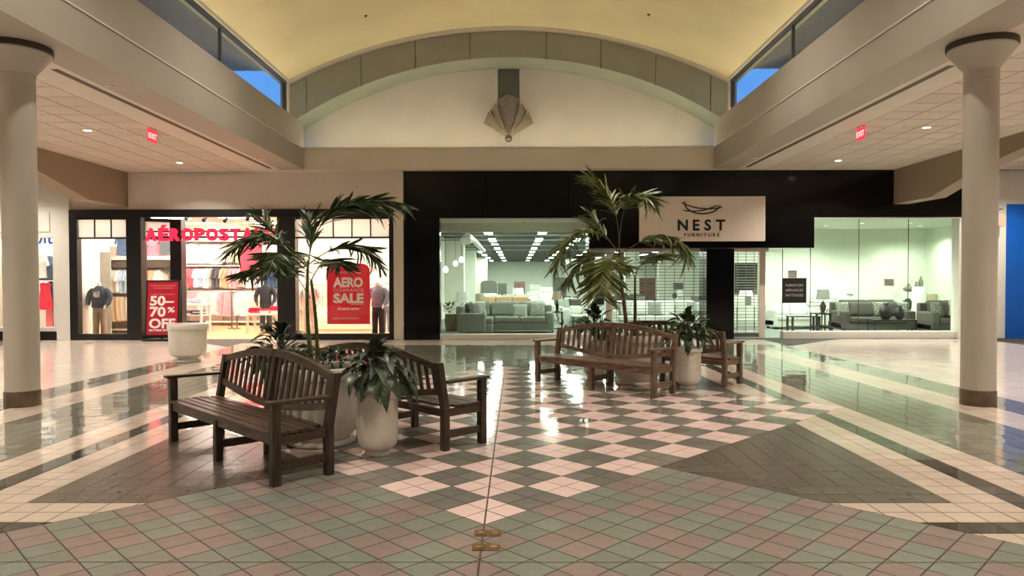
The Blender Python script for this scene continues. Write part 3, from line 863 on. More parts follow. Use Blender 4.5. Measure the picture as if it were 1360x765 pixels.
for x, y, w_ in ((4.0, 21.6, 'behind the wide grille'), (6.0, 21.6, 'behind the black pier'), (8.36, 20.5, 'by the entrance header corner'), (9.65, 20.5, 'above the grey sofa'), (11.1, 22.4, 'above the coffee table'), (12.6, 22.4, 'above the loveseat'), (8.6, 23.3, 'above the white daybed'), (13.6, 23.6, 'in the far display corner'), (10.4, 23.4, 'before the pale display wall')):
    t = thing('display_downlight', 'small round downlight over the furniture display ' + w_, 'light', (x, y, 3.42), group='display downlights')
    MB().lathe([(0.07, 0.0), (0.09, 0.0), (0.095, -0.006), (0.07, -0.008)], 16, cap=False).build('trim_ring', M_white, t)
    MB().lathe([(0.001, -0.001), (0.072, -0.001), (0.072, -0.004), (0.001, -0.005)], 16).build('lens', M_lensg, t)
    ld = bpy.data.lights.new('display_lamp', 'SPOT')
    ld.energy = L_SPOT; ld.spot_size = 2.7; ld.spot_blend = 0.6; ld.shadow_soft_size = 0.15; ld.color = (0.88, 1.0, 0.84)
    lo = bpy.data.objects.new('display_lamp', ld); COL.objects.link(lo); lo.parent = t; lo.location = (0, 0, -0.02)
M_pipe = mat('ceiling_pipe', (150, 156, 150), 0.5)
for k, y in enumerate((26, 29, 33.5, 38)):
    tag(MB().tube([(-2.9, y, 3.3), (4.4, y, 3.3)], 0.03, 8).build('ceiling_pipe', M_pipe, smooth=True), 'grey pipe, %s one crossing under the dark furniture store ceiling' % ORD[k], 'pipe', 'pipes under the dark ceiling')

# ------------------------------------------------------------------ beyond the two stores
struct('wall_clothing_outer', MB().box(-16.5, -12.5, 19.6, 19.85, 3.7, 4.66), M_white, 'white wall band above the neighbouring white storefront')
ws = thing('white_storefront', 'white panelled storefront partly hidden behind the taupe column', 'storefront', (0, 19.55, 0), kind='structure')
def wb(x0, x1, z0, z1, y0=0.0, y1=0.2, nm='white_panel', m=None):
    return MB().box(x0, x1, y0, y1, z0, z1).build(nm, m or M_white, ws, bevel=0.008)
wb(-16.5, -12.52, 2.84, 3.7); wb(-12.64, -12.52, 0, 2.84, nm='white_post'); wb(-14.9, -14.45, 0, 2.84, nm='white_post'); wb(-16.5, -16.2, 0, 2.84, nm='white_post')
wb(-16.5, -12.52, 0.0, 0.24, -0.04, 0.2, 'black_plinth', M_black); wb(-14.45, -12.64, 0.24, 0.36, nm='white_sill'); wb(-16.2, -14.9, 0.24, 0.36, nm='white_sill')
for a, b in ((-14.25, -13.55), (-13.45, -12.7)):
    wb(a, b, 3.0, 3.55, -0.02, 0.01, 'raised_panel')
for a, b in ((-14.45, -12.64), (-16.2, -14.9)):
    MB().box(a, b, 0.1, 0.11, 0.36, 2.84).build('window_pane', M_glass, ws)
struct('wall_white_store_back', MB().box(-16.8, -12.55, 21.0, 21.2, 0, 4).box(-16.8, -16.5, 19.9, 21.0, 0, 4), M_aerow, 'white back wall inside the neighbouring store')
struct('floor_white_store', MB().box(-16.5, -12.5, 19.9, 21.0, -0.2, 0), M_aerof, 'wood floor inside the neighbouring store', 'floor')
struct('ceiling_white_store', MB().box(-16.5, -12.5, 19.86, 21.0, 3.75, 3.9), M_aerow, 'white ceiling inside the neighbouring store', 'ceiling')
t = thing('ceiling_panel_light', 'bright ceiling panel in the neighbouring white store', 'light', (-13.8, 20.4, 3.75))
MB().box(-0.9, 0.9, -0.42, 0.42, -0.03, 0).build('frame', M_white, t)
MB().box(-0.85, 0.85, -0.38, 0.38, -0.034, -0.03).build('diffuser', M_panel, t)

M_blue = mat('blue_hoarding', (0, 92, 190), 0.45, var=0.03, scale=1)
struct('wall_furniture_outer', MB().box(12.55, 16.5, 19.7, 19.95, 3.72, 4.66).box(12.55, 16.5, 19.7, 19.95, 0, 3.72), M_white, 'white wall beyond the furniture store corner')
tag(MB().box(13.76, 16.49, 19.66, 19.695, 0.0, 3.71).build('blue_hoarding', M_blue, bevel=0.01), 'tall plain blue hoarding panel beyond the column', 'hoarding')
t = thing('wall_sign', 'small blade sign on the white wall beside the blue hoarding', 'sign', (13.45, 19.7, 3.25))
MB().box(-0.1, 0.1, -0.3, 0.0, -0.15, 0.15).build('blade', mat('blade_sign', (214, 170, 150), 0.5), t)
MB().tube([(0, 0.0, 0.3), (0, -0.32, 0.3)], 0.012, 6).build('bracket', M_black, t)
# ------------------------------------------------------------------ benches
def make_bench(label):
    L, D = 2.27, 0.56
    t = thing('garden_bench', label, 'bench', group='slatted wooden benches round the planters')
    xe = L / 2 - 0.035
    yf, yb = -D / 2 + 0.04, D / 2 - 0.05
    SL = 0.17
    def lean(x, y, z): return (x, y + max(0, z - 0.40) * SL, z)
    def topz(u): return 0.815 + 0.145 * math.cos(u * PI / 2) ** 0.9 if abs(u) < 1 else 0.815
    def botz(u): return 0.455 + 0.115 * abs(u) ** 1.6
    for s in (-1, 1):
        MB().box(s * xe - 0.036, s * xe + 0.036, yf - 0.036, yf + 0.036, 0, 0.64).build('leg', M_woodv, t, bevel=0.005)
        q = MB()
        for z0, z1 in ((0, 0.40), (0.40, 0.84)): q.box(s * xe - 0.036, s * xe + 0.036, yb - 0.034, yb + 0.034, z0, z1)
        q.warp(lean).build('leg', M_woodv, t, bevel=0.005)
        ar = MB(); fn = lambda u, s=s: (0, 0, 0)
        ar.box(s * xe - 0.048, s * xe + 0.048, yf - 0.075, yb - 0.005, 0.64, 0.668)
        ar.warp(lambda x, y, z: (x, y, z + 0.02 * math.sin(max(0, min(1, (y - yf) / (yb - yf))) * PI) - 0.012 * (y - yf)))
        ar.build('armrest', M_woodh, t, bevel=0.006)
    for x in (-xe, 0, xe):
        if x == 0:
            MB().box(-0.033, 0.033, yf - 0.033, yf + 0.033, 0, 0.37).build('leg', M_woodv, t, bevel=0.005)
            MB().box(-0.033, 0.033, yb - 0.033, yb + 0.033, 0, 0.37).build('leg', M_woodv, t, bevel=0.005)
        MB().box(x - 0.02, x + 0.02, yf + 0.03, yb - 0.03, 0.115, 0.185).build('stretcher', M_woodh, t, bevel=0.004)
        MB().box(x - 0.022, x + 0.022, yf + 0.03, yb - 0.03, 0.32, 0.392).build('seat_bearer', M_woodh, t, bevel=0.004)
    MB().box(-xe + 0.036, xe - 0.036, yf - 0.02, yf + 0.02, 0.315, 0.395).build('front_rail', M_woodh, t, bevel=0.005)
    MB().box(-xe + 0.036, xe - 0.036, yb - 0.02, yb + 0.02, 0.32, 0.392).build('back_rail', M_woodh, t, bevel=0.005)
    n = 6
    for k in range(n):
        y0 = yf - 0.045 + (yb - yf + 0.005) * k / n
        e = xe - 0.04 if k in (0, n - 1) else xe + 0.03
        MB().box(-e, e, y0 + 0.006, y0 + (yb - yf + 0.005) / n - 0.006, 0.396 + 0.002 * (k % 2), 0.42 + 0.002 * (k % 2)).build('seat_plank', M_woodh, t, bevel=0.004)
    for s in (-1, 1):
        MB().sweepbox(lambda u, s=s: (s * (0.03 + (xe - 0.066) * u), yb, topz((0.03 + (xe - 0.066) * u) / xe) - 0.03), 14, 0.068, 0.05).warp(lean).build('top_rail', M_woodh, t, smooth=True, bevel=0.004)
        MB().sweepbox(lambda u, s=s: (s * (0.03 + (xe - 0.066) * u), yb, botz((0.03 + (xe - 0.066) * u) / xe)), 12, 0.062, 0.036).warp(lean).build('lower_rail', M_woodh, t, smooth=True, bevel=0.004)
        m = 9
        for k in range(m):
            x = s * (0.035 + (xe - 0.075) * (k + 0.7) / (m + 0.2))
            MB().box(x - 0.023, x + 0.023, yb - 0.009, yb + 0.009, botz(x / xe) + 0.02, topz(x / xe) - 0.045).warp(lean).build('back_slat', M_woodv, t, bevel=0.003)
    MB().box(-0.034, 0.034, yb - 0.022, yb + 0.022, 0.39, topz(0) + 0.004).warp(lean).build('centre_post', M_woodv, t, bevel=0.004)
    return t
b1 = make_bench('weathered slatted bench closest to the viewer beside the tall white pot')
b1.location = (-2.29, 6.46, 0); b1.rotation_euler = (0, 0, -PI / 4)
dup(b1, (-1.08, 7.61, 0), 3 * PI / 4, 'dark slatted bench behind the tall white pot, facing the storefronts')
b3 = dup(b1, (1.50, 10.70, 0), -PI / 4, 'warm brown slatted bench facing out in front of the thin palm')
b4 = dup(b1, (2.75, 11.66, 0), 3 * PI / 4, 'slatted bench behind the thin palm, mostly hidden, facing the furniture store')

M_woodh2 = mat('warm_brown_wood_along', (84, 62, 48), 0.42, scale=3, stretch=(2, 26, 26), second=(154, 126, 102), lo=0.38, hi=0.7, bump=0.25)  # lighter, warmer brown for the second pair of benches
M_woodv2 = mat('warm_brown_wood_upright', (80, 60, 47), 0.45, scale=3, stretch=(26, 26, 2), second=(148, 122, 100), lo=0.38, hi=0.7, bump=0.25)
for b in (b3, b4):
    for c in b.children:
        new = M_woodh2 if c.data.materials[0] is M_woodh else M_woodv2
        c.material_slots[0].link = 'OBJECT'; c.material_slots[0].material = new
# ------------------------------------------------------------------ pots
def big_pot(label, loc, foot=0.335, soil=True, group='large round planters'):
    t = thing('round_planter', label, 'planter', loc, group=group)
    MB().lathe([(foot - 0.02, 0.0), (foot, 0.01), (foot, 0.035), (foot - 0.05, 0.05), (foot - 0.06, 0.07), (foot - 0.02, 0.10), (0.345, 0.15), (0.368, 0.22), (0.38, 0.36), (0.388, 0.64), (0.392, 0.66)], 48).build('body', M_pot, t, smooth=True)
    MB().lathe([(0.392, 0.655), (0.408, 0.66), (0.412, 0.69), (0.412, 0.745), (0.402, 0.765), (0.385, 0.768), (0.372, 0.755), (0.366, 0.70), (0.366, 0.66)], 48, cap=False).build('rim', M_pot, t, smooth=True)
    if soil:
        MB().lathe([(0.366, 0.66), (0.366, 0.70), (0.25, 0.715), (0.1, 0.722), (0.002, 0.725)], 32).build('soil', M_soil, t, smooth=True)
    else:
        MB().lathe([(0.366, 0.50), (0.366, 0.668), (0.2, 0.675), (0.002, 0.675)], 32).build('liner', M_soil, t, smooth=True)
    return t
big_pot('large white planter holding the bushy palm between two dark benches', (-1.74, 7.05, 0))
big_pot('large white planter holding the thin two-stemmed palm', (2.11, 11.13, 0))
big_pot('empty white planter standing alone near the clothing store entrance', (-6.42, 14.22, 0), 0.26, False).scale = (0.93, 0.93, 1.0)
def tall_pot(label, loc):
    t = thing('tall_pot', label, 'planter', loc, group='tall narrow white pots')
    MB().lathe([(0.112, 0.0), (0.118, 0.006), (0.118, 0.03), (0.105, 0.04), (0.11, 0.05), (0.150, 0.07), (0.178, 0.11), (0.186, 0.17), (0.188, 0.40), (0.184, 0.53), (0.186, 0.545)], 40).build('body', M_pot, t, smooth=True)
    MB().lathe([(0.184, 0.54), (0.205, 0.55), (0.207, 0.59), (0.198, 0.605), (0.186, 0.606), (0.176, 0.595), (0.172, 0.54)], 40, cap=False).build('rim', M_pot, t, smooth=True)
    MB().lathe([(0.173, 0.53), (0.173, 0.56), (0.08, 0.575), (0.002, 0.58)], 24).build('soil', M_soil, t, smooth=True)
    return t
pots = [((-1.075, 6.53, 0), 'tall white pot in front of the large palm planter'), ((-2.31, 7.57, 0), 'tall white pot hidden behind the closest bench'),
        ((2.785, 10.6, 0), 'tall white pot at the end of the warm brown bench'), ((1.50, 11.72, 0), 'tall white pot glimpsed under the warm brown bench')]
for loc, lab in pots: tall_pot(lab, loc)

# ------------------------------------------------------------------ leafy pot plants
def leafmat(n, rgb, rgb2, rough=0.35):
    m = mat(n, rgb, rough, second=rgb2, scale=14, stretch=(1, 3, 1), lo=0.4, hi=0.65)
    return m
M_leaf_a = leafmat('leaf_dark', (16, 38, 16), (44, 76, 32))
M_leaf_s = leafmat('leaf_silvery', (30, 48, 28), (116, 128, 104))
M_leaf_y = leafmat('leaf_olive', (26, 40, 14), (92, 98, 34))
M_stalk = mat('green_stalk', (70, 92, 36), 0.5, var=0.2, scale=20)
def leaf_mesh(m, W, droop, fold, n=7):
    # a pointed oval blade along +x, length 1, on a thin stalk
    q = MB(); rows = []
    q.tube([(-0.85, 0, -0.12), (-0.4, 0, 0.0), (0.02, 0, 0.0)], 0.016, 5)
    for k in range(n + 1):
        u = k / n
        w = W * (math.sin(PI * min(1, u ** 0.75)) ** 0.85 if 0 < u < 1 else 0.02)
        x = u * (1 - 0.25 * droop * u); z = 0.25 * u - droop * u * u
        b = len(q.v)
        q.v += [(x, -w, z + fold * w), (x, 0, z), (x, w, z + fold * w)]
        rows.append(b)
    for k in range(n):
        a, b = rows[k], rows[k + 1]
        q.face([a, a + 1, b + 1, b]); q.face([a + 1, a + 2, b + 2, b + 1])
    me = q.mesh('leaf', m, True)
    return me
def potplant(name, label, loc, meshes, n, size, stem_h, seed, group, cat='plant', low=-0.2):
    r = random.Random(seed)
    t = thing(name, label, cat, loc, group=group)
    MB().tube([(0, 0, -0.03), (0.01, 0.0, stem_h * 0.5), (0, 0.01, stem_h)], [0.02, 0.016, 0.01], 8).build('stem', M_stalk, t, smooth=True)
    for k in range(n):
        f = k / (n - 1)
        az = k * 2.399 + r.uniform(-0.3, 0.3)
        el = low + (1.3 - low) * f ** 1.2 + r.uniform(-0.15, 0.15)
        o = link('leaf', r.choice(meshes), t)
        ln = size * (1.05 - 0.35 * f) * r.uniform(0.85, 1.12)
        fl = 0.85 * ln; pe = el + 0.25
        o.location = (fl * math.cos(pe) * math.cos(az), fl * math.cos(pe) * math.sin(az), stem_h * (0.35 + 0.65 * f) + fl * math.sin(pe) + 0.05)
        o.rotation_euler = (r.uniform(-0.45, 0.45), -el, az)
        o.scale = (ln, ln, ln)
    return t
LS = [leaf_mesh(M_leaf_s, 0.25, d, 0.35) for d in (0.5, 0.8, 1.1)]
LA = [leaf_mesh(M_leaf_a, 0.21, d, 0.3) for d in (0.4, 0.7, 1.0)]
LY = [leaf_mesh(M_leaf_y, 0.2, d, 0.3) for d in (0.3, 0.55, 0.8)]
grp = 'broad-leaved plants in the tall pots'
potplant('leafy_plant', 'silvery green broad-leaved plant in the pot before the large palm planter', (-1.075, 6.53, 0.575), LS, 84, 0.235, 0.20, 3, grp, low=-0.35)
potplant('leafy_plant', 'dark broad-leaved plant rising behind the closest bench back', (-2.31, 7.57, 0.575), LA, 56, 0.27, 0.26, 4, grp, low=-0.2)
potplant('leafy_plant', 'olive green bushy plant in the pot at the end of the warm brown bench', (2.785, 10.6, 0.575), LY + LA, 70, 0.25, 0.30, 5, grp, low=-0.3)
potplant('leafy_plant', 'dark leafy plant behind the warm brown bench, before the furniture window', (1.50, 11.72, 0.575), LA, 50, 0.26, 0.34, 6, grp, low=-0.1)
grp = 'low ground plants in the large planters'
k = 0
for base, wd in (((-1.74, 7.05, 0.70), 'bushy palm'), ((2.11, 11.13, 0.70), 'thin palm')):
    for dx, dy, d in ((0.2, 0.0, 'beside the stems'), (0.08, -0.22, 'on the bench side'), (-0.2, -0.08, 'behind the bench back'), (0.05, 0.2, 'on the storefront side')):
        k += 1
        potplant('ground_plant', 'small dark plant under the %s %s' % (wd, d), (base[0] + dx, base[1] + dy, base[2] + 0.01), LA, 18, 0.11, 0.06, 20 + k, grp, low=0.1)

# ------------------------------------------------------------------ palms
M_palm_a = mat('palm_leaf_dark', (26, 44, 16), 0.4, second=(78, 102, 38), scale=5, lo=0.4, hi=0.65)
M_palm_b = mat('palm_leaf_olive', (66, 80, 30), 0.4, second=(128, 134, 66), scale=5, lo=0.4, hi=0.65)
M_trunk_a = mat('palm_stem_green', (92, 110, 48), 0.5, second=(132, 128, 82), scale=6, stretch=(1, 1, 5))
M_trunk_b = mat('palm_stem_brown', (82, 58, 40), 0.6, second=(120, 96, 66), scale=6, stretch=(1, 1, 6))
def leaflet_mesh(m, droop):
    q = MB(); rows = []
    n = 5
    for k in range(n + 1):
        u = k / n
        w = 0.038 * (0.35 + 1.0 * math.sin(PI * min(1, 0.12 + 0.88 * u))) if u < 1 else 0.002
        b = len(q.v); x = u * (1 - 0.15 * droop * u); z = -droop * u * u * 0.6
        q.v += [(x, -w, z + 0.3 * w), (x, 0, z), (x, w, z + 0.3 * w)]; rows.append(b)
    for k in range(n):
        a, b = rows[k], rows[k + 1]
        q.face([a, a + 1, b + 1, b]); q.face([a + 1, a + 2, b + 2, b + 1])
    return q.mesh('leaflet', m, True)
def make_palm(label, Y0, stems, fronds, m_leaf, m_trunk, seed, LSC=1.45):
    r = random.Random(seed)
    base = at(stems[0][0][0], 478 if Y0 < 9 else 428, Y0); base.z = 0.70
    t = thing('potted_palm', label, 'palm', base)
    LM = [leaflet_mesh(m_leaf, d) for d in (0.1, 0.4, 0.8)]
    for st in stems:
        pts, r0, r1 = st[:-2], st[-2], st[-1]
        P = bez([at(px, py, Y0 + dy) - base for px, py, dy in pts], 12)
        P[0].z = -0.02
        MB().tube(P, [r0 + (r1 - r0) * i / 12 for i in range(13)], 10).build('stem', m_trunk, t, smooth=True)
    for pts, ln, n, u0, wide in fronds:
        ln *= LSC; n = int(n * 1.8)
        P = bez([at(px, py, Y0 + dy) - base for px, py, dy in pts], 24)
        fo = MB().tube(P, [0.0075 - 0.005 * i / 24 for i in range(25)], 6).build('frond', m_trunk if m_trunk is M_trunk_a else M_stalk, t, smooth=True)
        for k in range(n):
            u = u0 + (1 - u0) * (k + 0.5) / n
            i = min(23, int(u * 24)); p = P[i].lerp(P[i + 1], u * 24 - i)
            tan = (P[i + 1] - P[i]).normalized()
            side = tan.cross(Vector((0, 0, 1)))
            if side.length < 0.15: side = Vector((0, -1, 0))
            side.normalize(); up = side.cross(tan).normalized()
            prof = (0.55 + 0.45 * math.sin(PI * (u - u0) / (1 - u0) * 0.85 + 0.25))
            for s in (-1, 1):
                fwd = 0.40 + 0.55 * u
                d = (side * s * wide * r.uniform(0.9, 1.3) + tan * fwd + up * r.uniform(-0.25, 0.3) - Vector((0, 0, 0.22 * u))).normalized()
                o = link('leaflet', LM[r.choice((0, 1, 1, 2))], fo)
                zax = (up - d * up.dot(d)).normalized(); zax = Matrix.Rotation(r.gauss(0, 0.6) - s * 0.5, 3, d) @ zax; yax = zax.cross(d)
                l = ln * prof * r.uniform(0.85, 1.12)
                wsc = 0.55 * l + 0.13
                Mx = Matrix((d * l, yax * wsc, zax * l)).transposed().to_4x4()
                Mx.translation = p
                o.matrix_local = Mx
    return t
p1 = make_palm('bushy dark green palm with two green stems in the planter between the dark benches', 7.05,
    [((413, 480, 0.0), (407, 440, -0.02), (406, 400, 0.0), (409, 345, 0.0), 0.026, 0.014),
     ((420, 480, 0.06), (421, 440, 0.06), (418, 410, 0.05), (413, 372, 0.03), 0.022, 0.013)],
    [([(409, 350, 0), (414, 300, -0.05), (440, 268, -0.1), (480, 262, -0.15), (530, 270, -0.2)], 0.26, 24, 0.30, 0.30),
     ([(408, 350, 0), (375, 312, -0.15), (345, 302, -0.3), (308, 330, -0.45)], 0.26, 20, 0.28, 0.8),
     ([(405, 356, 0), (380, 352, 0.1), (350, 356, 0.25), (318, 364, 0.4)], 0.20, 18, 0.2, 0.7),
     ([(411, 350, 0), (440, 325, 0.1), (480, 312, 0.2), (504, 352, 0.3)], 0.24, 22, 0.25, 0.8),
     ([(410, 350, 0), (412, 330, 0.05), (411, 312, 0.1), (414, 290, 0.15)], 0.20, 10, 0.35, 0.25),
     ([(405, 352, 0), (378, 330, 0.3), (358, 305, 0.45), (349, 286, 0.5)], 0.22, 14, 0.35, 0.35),
     ([(407, 352, 0), (385, 330, -0.35), (362, 330, -0.6), (358, 358, -0.75)], 0.22, 16, 0.2, 0.8),
     ([(413, 372, 0.03), (425, 345, 0.3), (440, 340, 0.5), (452, 352, 0.65)], 0.22, 14, 0.3, 0.7),
     ([(411, 395, 0.02), (398, 372, 0.25), (385, 350, 0.45), (372, 348, 0.6)], 0.22, 14, 0.4, 0.7)],
    M_palm_a, M_trunk_a, 41)
p2 = make_palm('tall thin palm with olive fronds and two brown stems before the furniture store', 11.13,
    [((832, 431, 0.0), (828, 400, 0.0), (824, 370, 0.0), (822, 332, 0.0), 0.034, 0.016),
     ((843, 431, 0.08), (844, 400, 0.08), (843, 385, 0.08), (843, 369, 0.08), 0.028, 0.014)],
    [([(822, 335, 0), (823, 295, 0.1), (816, 258, 0.2), (786, 238, 0.3)], 0.34, 20, 0.42, 0.6),
     ([(822, 335, 0), (824, 280, -0.1), (832, 246, -0.25), (862, 268, -0.4)], 0.38, 20, 0.42, 0.8),
     ([(821, 335, 0), (798, 300, -0.1), (758, 286, -0.2), (736, 362, -0.3)], 0.36, 24, 0.32, 0.75),
     ([(821, 340, 0), (800, 330, 0.2), (775, 338, 0.4), (755, 376, 0.5)], 0.40, 18, 0.3, 0.75),
     ([(823, 342, 0), (812, 340, -0.4), (798, 350, -0.6), (797, 392, -0.8)], 0.38, 18, 0.2, 0.8),
     ([(823, 340, 0), (850, 316, -0.1), (895, 300, -0.2), (912, 338, -0.3)], 0.42, 22, 0.28, 0.85),
     ([(843, 369, 0.08), (850, 350, 0.2), (858, 338, 0.3), (888, 340, 0.5)], 0.30, 14, 0.3, 0.7),
     ([(843, 369, 0.08), (836, 352, -0.1), (824, 346, -0.3), (818, 356, -0.5)], 0.28, 12, 0.4, 0.7),
     ([(821, 338, 0), (806, 312, 0.3), (795, 305, 0.5), (788, 288, 0.6)], 0.30, 12, 0.4, 0.3)],
    M_palm_b, M_trunk_b, 42)
# ------------------------------------------------------------------ clothing store contents
def loft(mb, rings, n=14):
    b = len(mb.v)
    for cx, cy, z, rx, ry in rings:
        for i in range(n):
            a = 2 * PI * i / n
            mb.v.append((cx + rx * math.cos(a), cy + ry * math.sin(a), z))
    for k in range(len(rings) - 1):
        for i in range(n):
            j = (i + 1) % n
            mb.face([b + k * n + i, b + k * n + j, b + (k + 1) * n + j, b + (k + 1) * n + i])
    mb.face([b + i for i in reversed(range(n))]); e = b + (len(rings) - 1) * n
    mb.face([e + i for i in range(n)])
    return mb
CL = {}
def cloth(rgb):
    k = 'fabric_%d_%d_%d' % rgb
    return mat(k, rgb, 0.85, var=0.14, scale=9, stretch=(5, 5, 1.2))
PAL = dict(cream=(238, 226, 206), white=(246, 242, 236), pink=(242, 168, 178), rose=(236, 118, 132), red=(220, 40, 70), blue=(84, 116, 170), sky=(186, 206, 226), denim=(70, 88, 116),
           grey=(92, 94, 98), tan=(214, 186, 150), pale=(244, 206, 204), navy=(44, 52, 74), black=(28, 28, 32), olive=(120, 116, 84))
GM = {}
def garment(kind, col):
    if (kind, col) in GM: return GM[(kind, col)]
    q = MB()
    if kind == 'shirt':
        half = [(0.0, -0.03), (0.07, 0.0), (0.21, -0.06), (0.28, -0.36), (0.215, -0.39), (0.19, -0.2), (0.2, -0.48), (0.215, -0.72), (0.0, -0.73)]
    elif kind == 'trousers':
        half = [(0.0, 0.0), (0.17, 0.0), (0.185, -0.12), (0.19, -0.45), (0.165, -0.8), (0.02, -0.8), (0.005, -0.3)]
    else:
        half = [(0.0, -0.02), (0.06, 0.0), (0.14, -0.04), (0.12, -0.2), (0.2, -0.78), (0.0, -0.8)]
    poly = half + [(-x, z) for x, z in reversed(half) if x > 0.001]
    q.prism(poly, -0.035, 0.035, 'y')
    q.warp(lambda x, y, z: (x, y * (0.55 - 0.9 * z) + 0.012 * math.sin(x * 38 + z * 9), z))
    me = q.mesh(kind, cloth(PAL[col]))
    GM[(kind, col)] = me
    return me
NOUN = dict(shirt='shirt', trousers='pair of trousers', dress='top')
def hang_row(x0, x1, Y, z, cols, kinds, step, where, group, yaw=1.0, seed=1):
    r = random.Random(seed); n = int((x1 - x0) / step); m = len(cols)
    for k in range(n):
        c = cols[min(m - 1, int(k * m / n))]; kd = kinds[k % len(kinds)]
        o = link('hanging_' + kd, garment(kd, c)); o.location = (x0 + step * (k + 0.5), Y + r.uniform(-0.03, 0.03), z)
        o.rotation_euler = (0, 0, yaw + r.uniform(-0.25, 0.25)); sc = r.uniform(0.93, 1.05); o.scale = (sc, sc, sc)
        tag(o, '%s %s hanging %s' % (c, NOUN[kd], where), 'clothing', group)
M_unit = mat('shelf_unit_white', (238, 230, 218), 0.5, var=0.02)
def rail(label, x0, x1, Y, z, group, feet=False):
    t = thing('clothes_rail', label, 'clothes rail', ((x0 + x1) / 2, Y, 0), group=group)
    w = (x1 - x0) / 2
    MB().tube([(-w, 0, z), (w, 0, z)], 0.016, 8).build('bar', M_metal, t, smooth=True)
    for s in (-1, 1):
        if feet:
            MB().box(s * w - 0.02, s * w + 0.02, -0.02, 0.02, 0, z).build('upright', M_metal, t)
            MB().box(s * w - 0.025, s * w + 0.025, -0.25, 0.25, 0, 0.03).build('foot', M_metal, t)
        else:
            MB().box(s * w - 0.015, s * w + 0.015, 0, 0.38, z - 0.02, z + 0.02).build('bracket', M_metal, t)
    return t
# display wall seen through the entrance
t = thing('shelf_wall', 'long white shelf wall full of hanging clothes behind the entrance', 'shelving', (-10.8, 26.4, 0))
MB().box(-2.6, 2.6, 0.0, 0.06, 0, 3.1).build('back_panel', M_unit, t)
for x in (-2.6, -1.3, 0.0, 1.3, 2.6): MB().box(x - 0.03, x + 0.03, -0.06 if abs(x) < 2 else -0.42, 0.0, 0, 3.1).build('divider', M_unit, t)
for z in (0.12, 1.24, 2.18, 3.1): MB().box(-2.6, 2.6, -0.44, 0.0, z, z + 0.04).build('shelf', M_unit, t)
hang_row(-13.2, -8.3, 26.1, 3.02, ['sky', 'white', 'white', 'pale', 'cream', 'tan', 'white', 'pink'], ['shirt'], 0.42, 'on the top row of the shelf wall', 'top row shirts of the shelf wall', 0.25, 1)
hang_row(-13.2, -8.3, 26.1, 2.12, ['grey', 'cream', 'cream', 'blue', 'rose', 'sky', 'white', 'grey', 'tan', 'pink', 'pale', 'white', 'sky', 'denim', 'denim'], ['shirt'], 0.16, 'on the middle rail of the shelf wall', 'middle rail shirts of the shelf wall', 1.0, 2)
hang_row(-13.2, -8.3, 26.1, 1.18, ['white', 'tan', 'pink', 'pink', 'pale', 'pink', 'white', 'cream', 'white', 'sky', 'pale'], ['dress', 'trousers'], 0.16, 'on the lowest rail of the shelf wall', 'lowest rail clothes of the shelf wall', 0.9, 3)
for z, nm in ((2.16, 'middle'), (1.22, 'lowest')): rail('long steel rail carrying the %s row of the shelf wall' % nm, -13.25, -8.25, 26.1, z, 'shelf wall rails')
# freestanding rails in the middle of the room
rail('freestanding steel rail of pink clothes behind the empty planter', -11.0, -9.55, 24.2, 1.30, 'freestanding rails', True)
hang_row(-10.95, -9.6, 24.2, 1.27, ['pink', 'pale', 'white', 'pink'], ['dress', 'shirt'], 0.12, 'on the rail behind the empty planter', 'pink clothes on a freestanding rail', 0.8, 4)
rail('freestanding steel rail of white clothes near the dark mannequin', -9.3, -7.9, 24.0, 1.30, 'freestanding rails', True)
hang_row(-9.25, -7.95, 24.0, 1.27, ['white', 'white', 'cream', 'sky'], ['dress', 'shirt'], 0.12, 'on the rail near the dark mannequin', 'white clothes on a freestanding rail', 0.7, 5)
# shelf unit seen through the first window
t = thing('shelf_unit', 'white shelf unit with white hanging clothes behind the hoodie mannequin', 'shelving', (-11.65, 22.5, 0))
MB().box(-1.1, 1.1, 0.0, 0.05, 0, 2.75).build('back_panel', M_unit, t)
for x in (-1.1, 0.0, 1.1): MB().box(x - 0.03, x + 0.03, -0.05 if x == 0 else -0.42, 0.0, 0, 2.4).build('divider', M_unit, t)
for z in (0.1, 2.3): MB().box(-1.1, 1.1, -0.44, 0.0, z, z + 0.12 if z > 1 else z + 0.04).build('shelf', M_unit, t)
MB().box(-1.1, 1.1, -0.44, -0.42, 2.06, 2.26).build('sign_strip', mat('strip_brown', (84, 74, 62), 0.5), t)
hang_row(-12.55, -10.75, 22.2, 2.0, ['cream', 'white', 'sky', 'white', 'sky', 'cream', 'tan', 'white'], ['shirt'], 0.14, 'high on the unit behind the hoodie mannequin', 'upper clothes behind the hoodie mannequin', 0.9, 6)
hang_row(-12.55, -10.75, 22.2, 1.15, ['tan', 'cream', 'sky', 'white', 'white'], ['trousers'], 0.14, 'low on the unit behind the hoodie mannequin', 'lower trousers behind the hoodie mannequin', 0.8, 7)
hang_row(-12.35, -10.6, 22.3, 3.15, ['denim', 'rose', 'rose', 'rose', 'grey'], ['shirt'], 0.34, 'above the unit behind the hoodie mannequin', 'bright shirts over the shelf unit', 0.2, 8)
tag(MB().box(-12.95, -12.42, 21.95, 22.0, 0, 2.55).build('display_screen', mat('grey_display_panel', (176, 174, 164), 0.6), bevel=0.005), 'plain grey display screen behind the hoodie mannequin', 'screen')

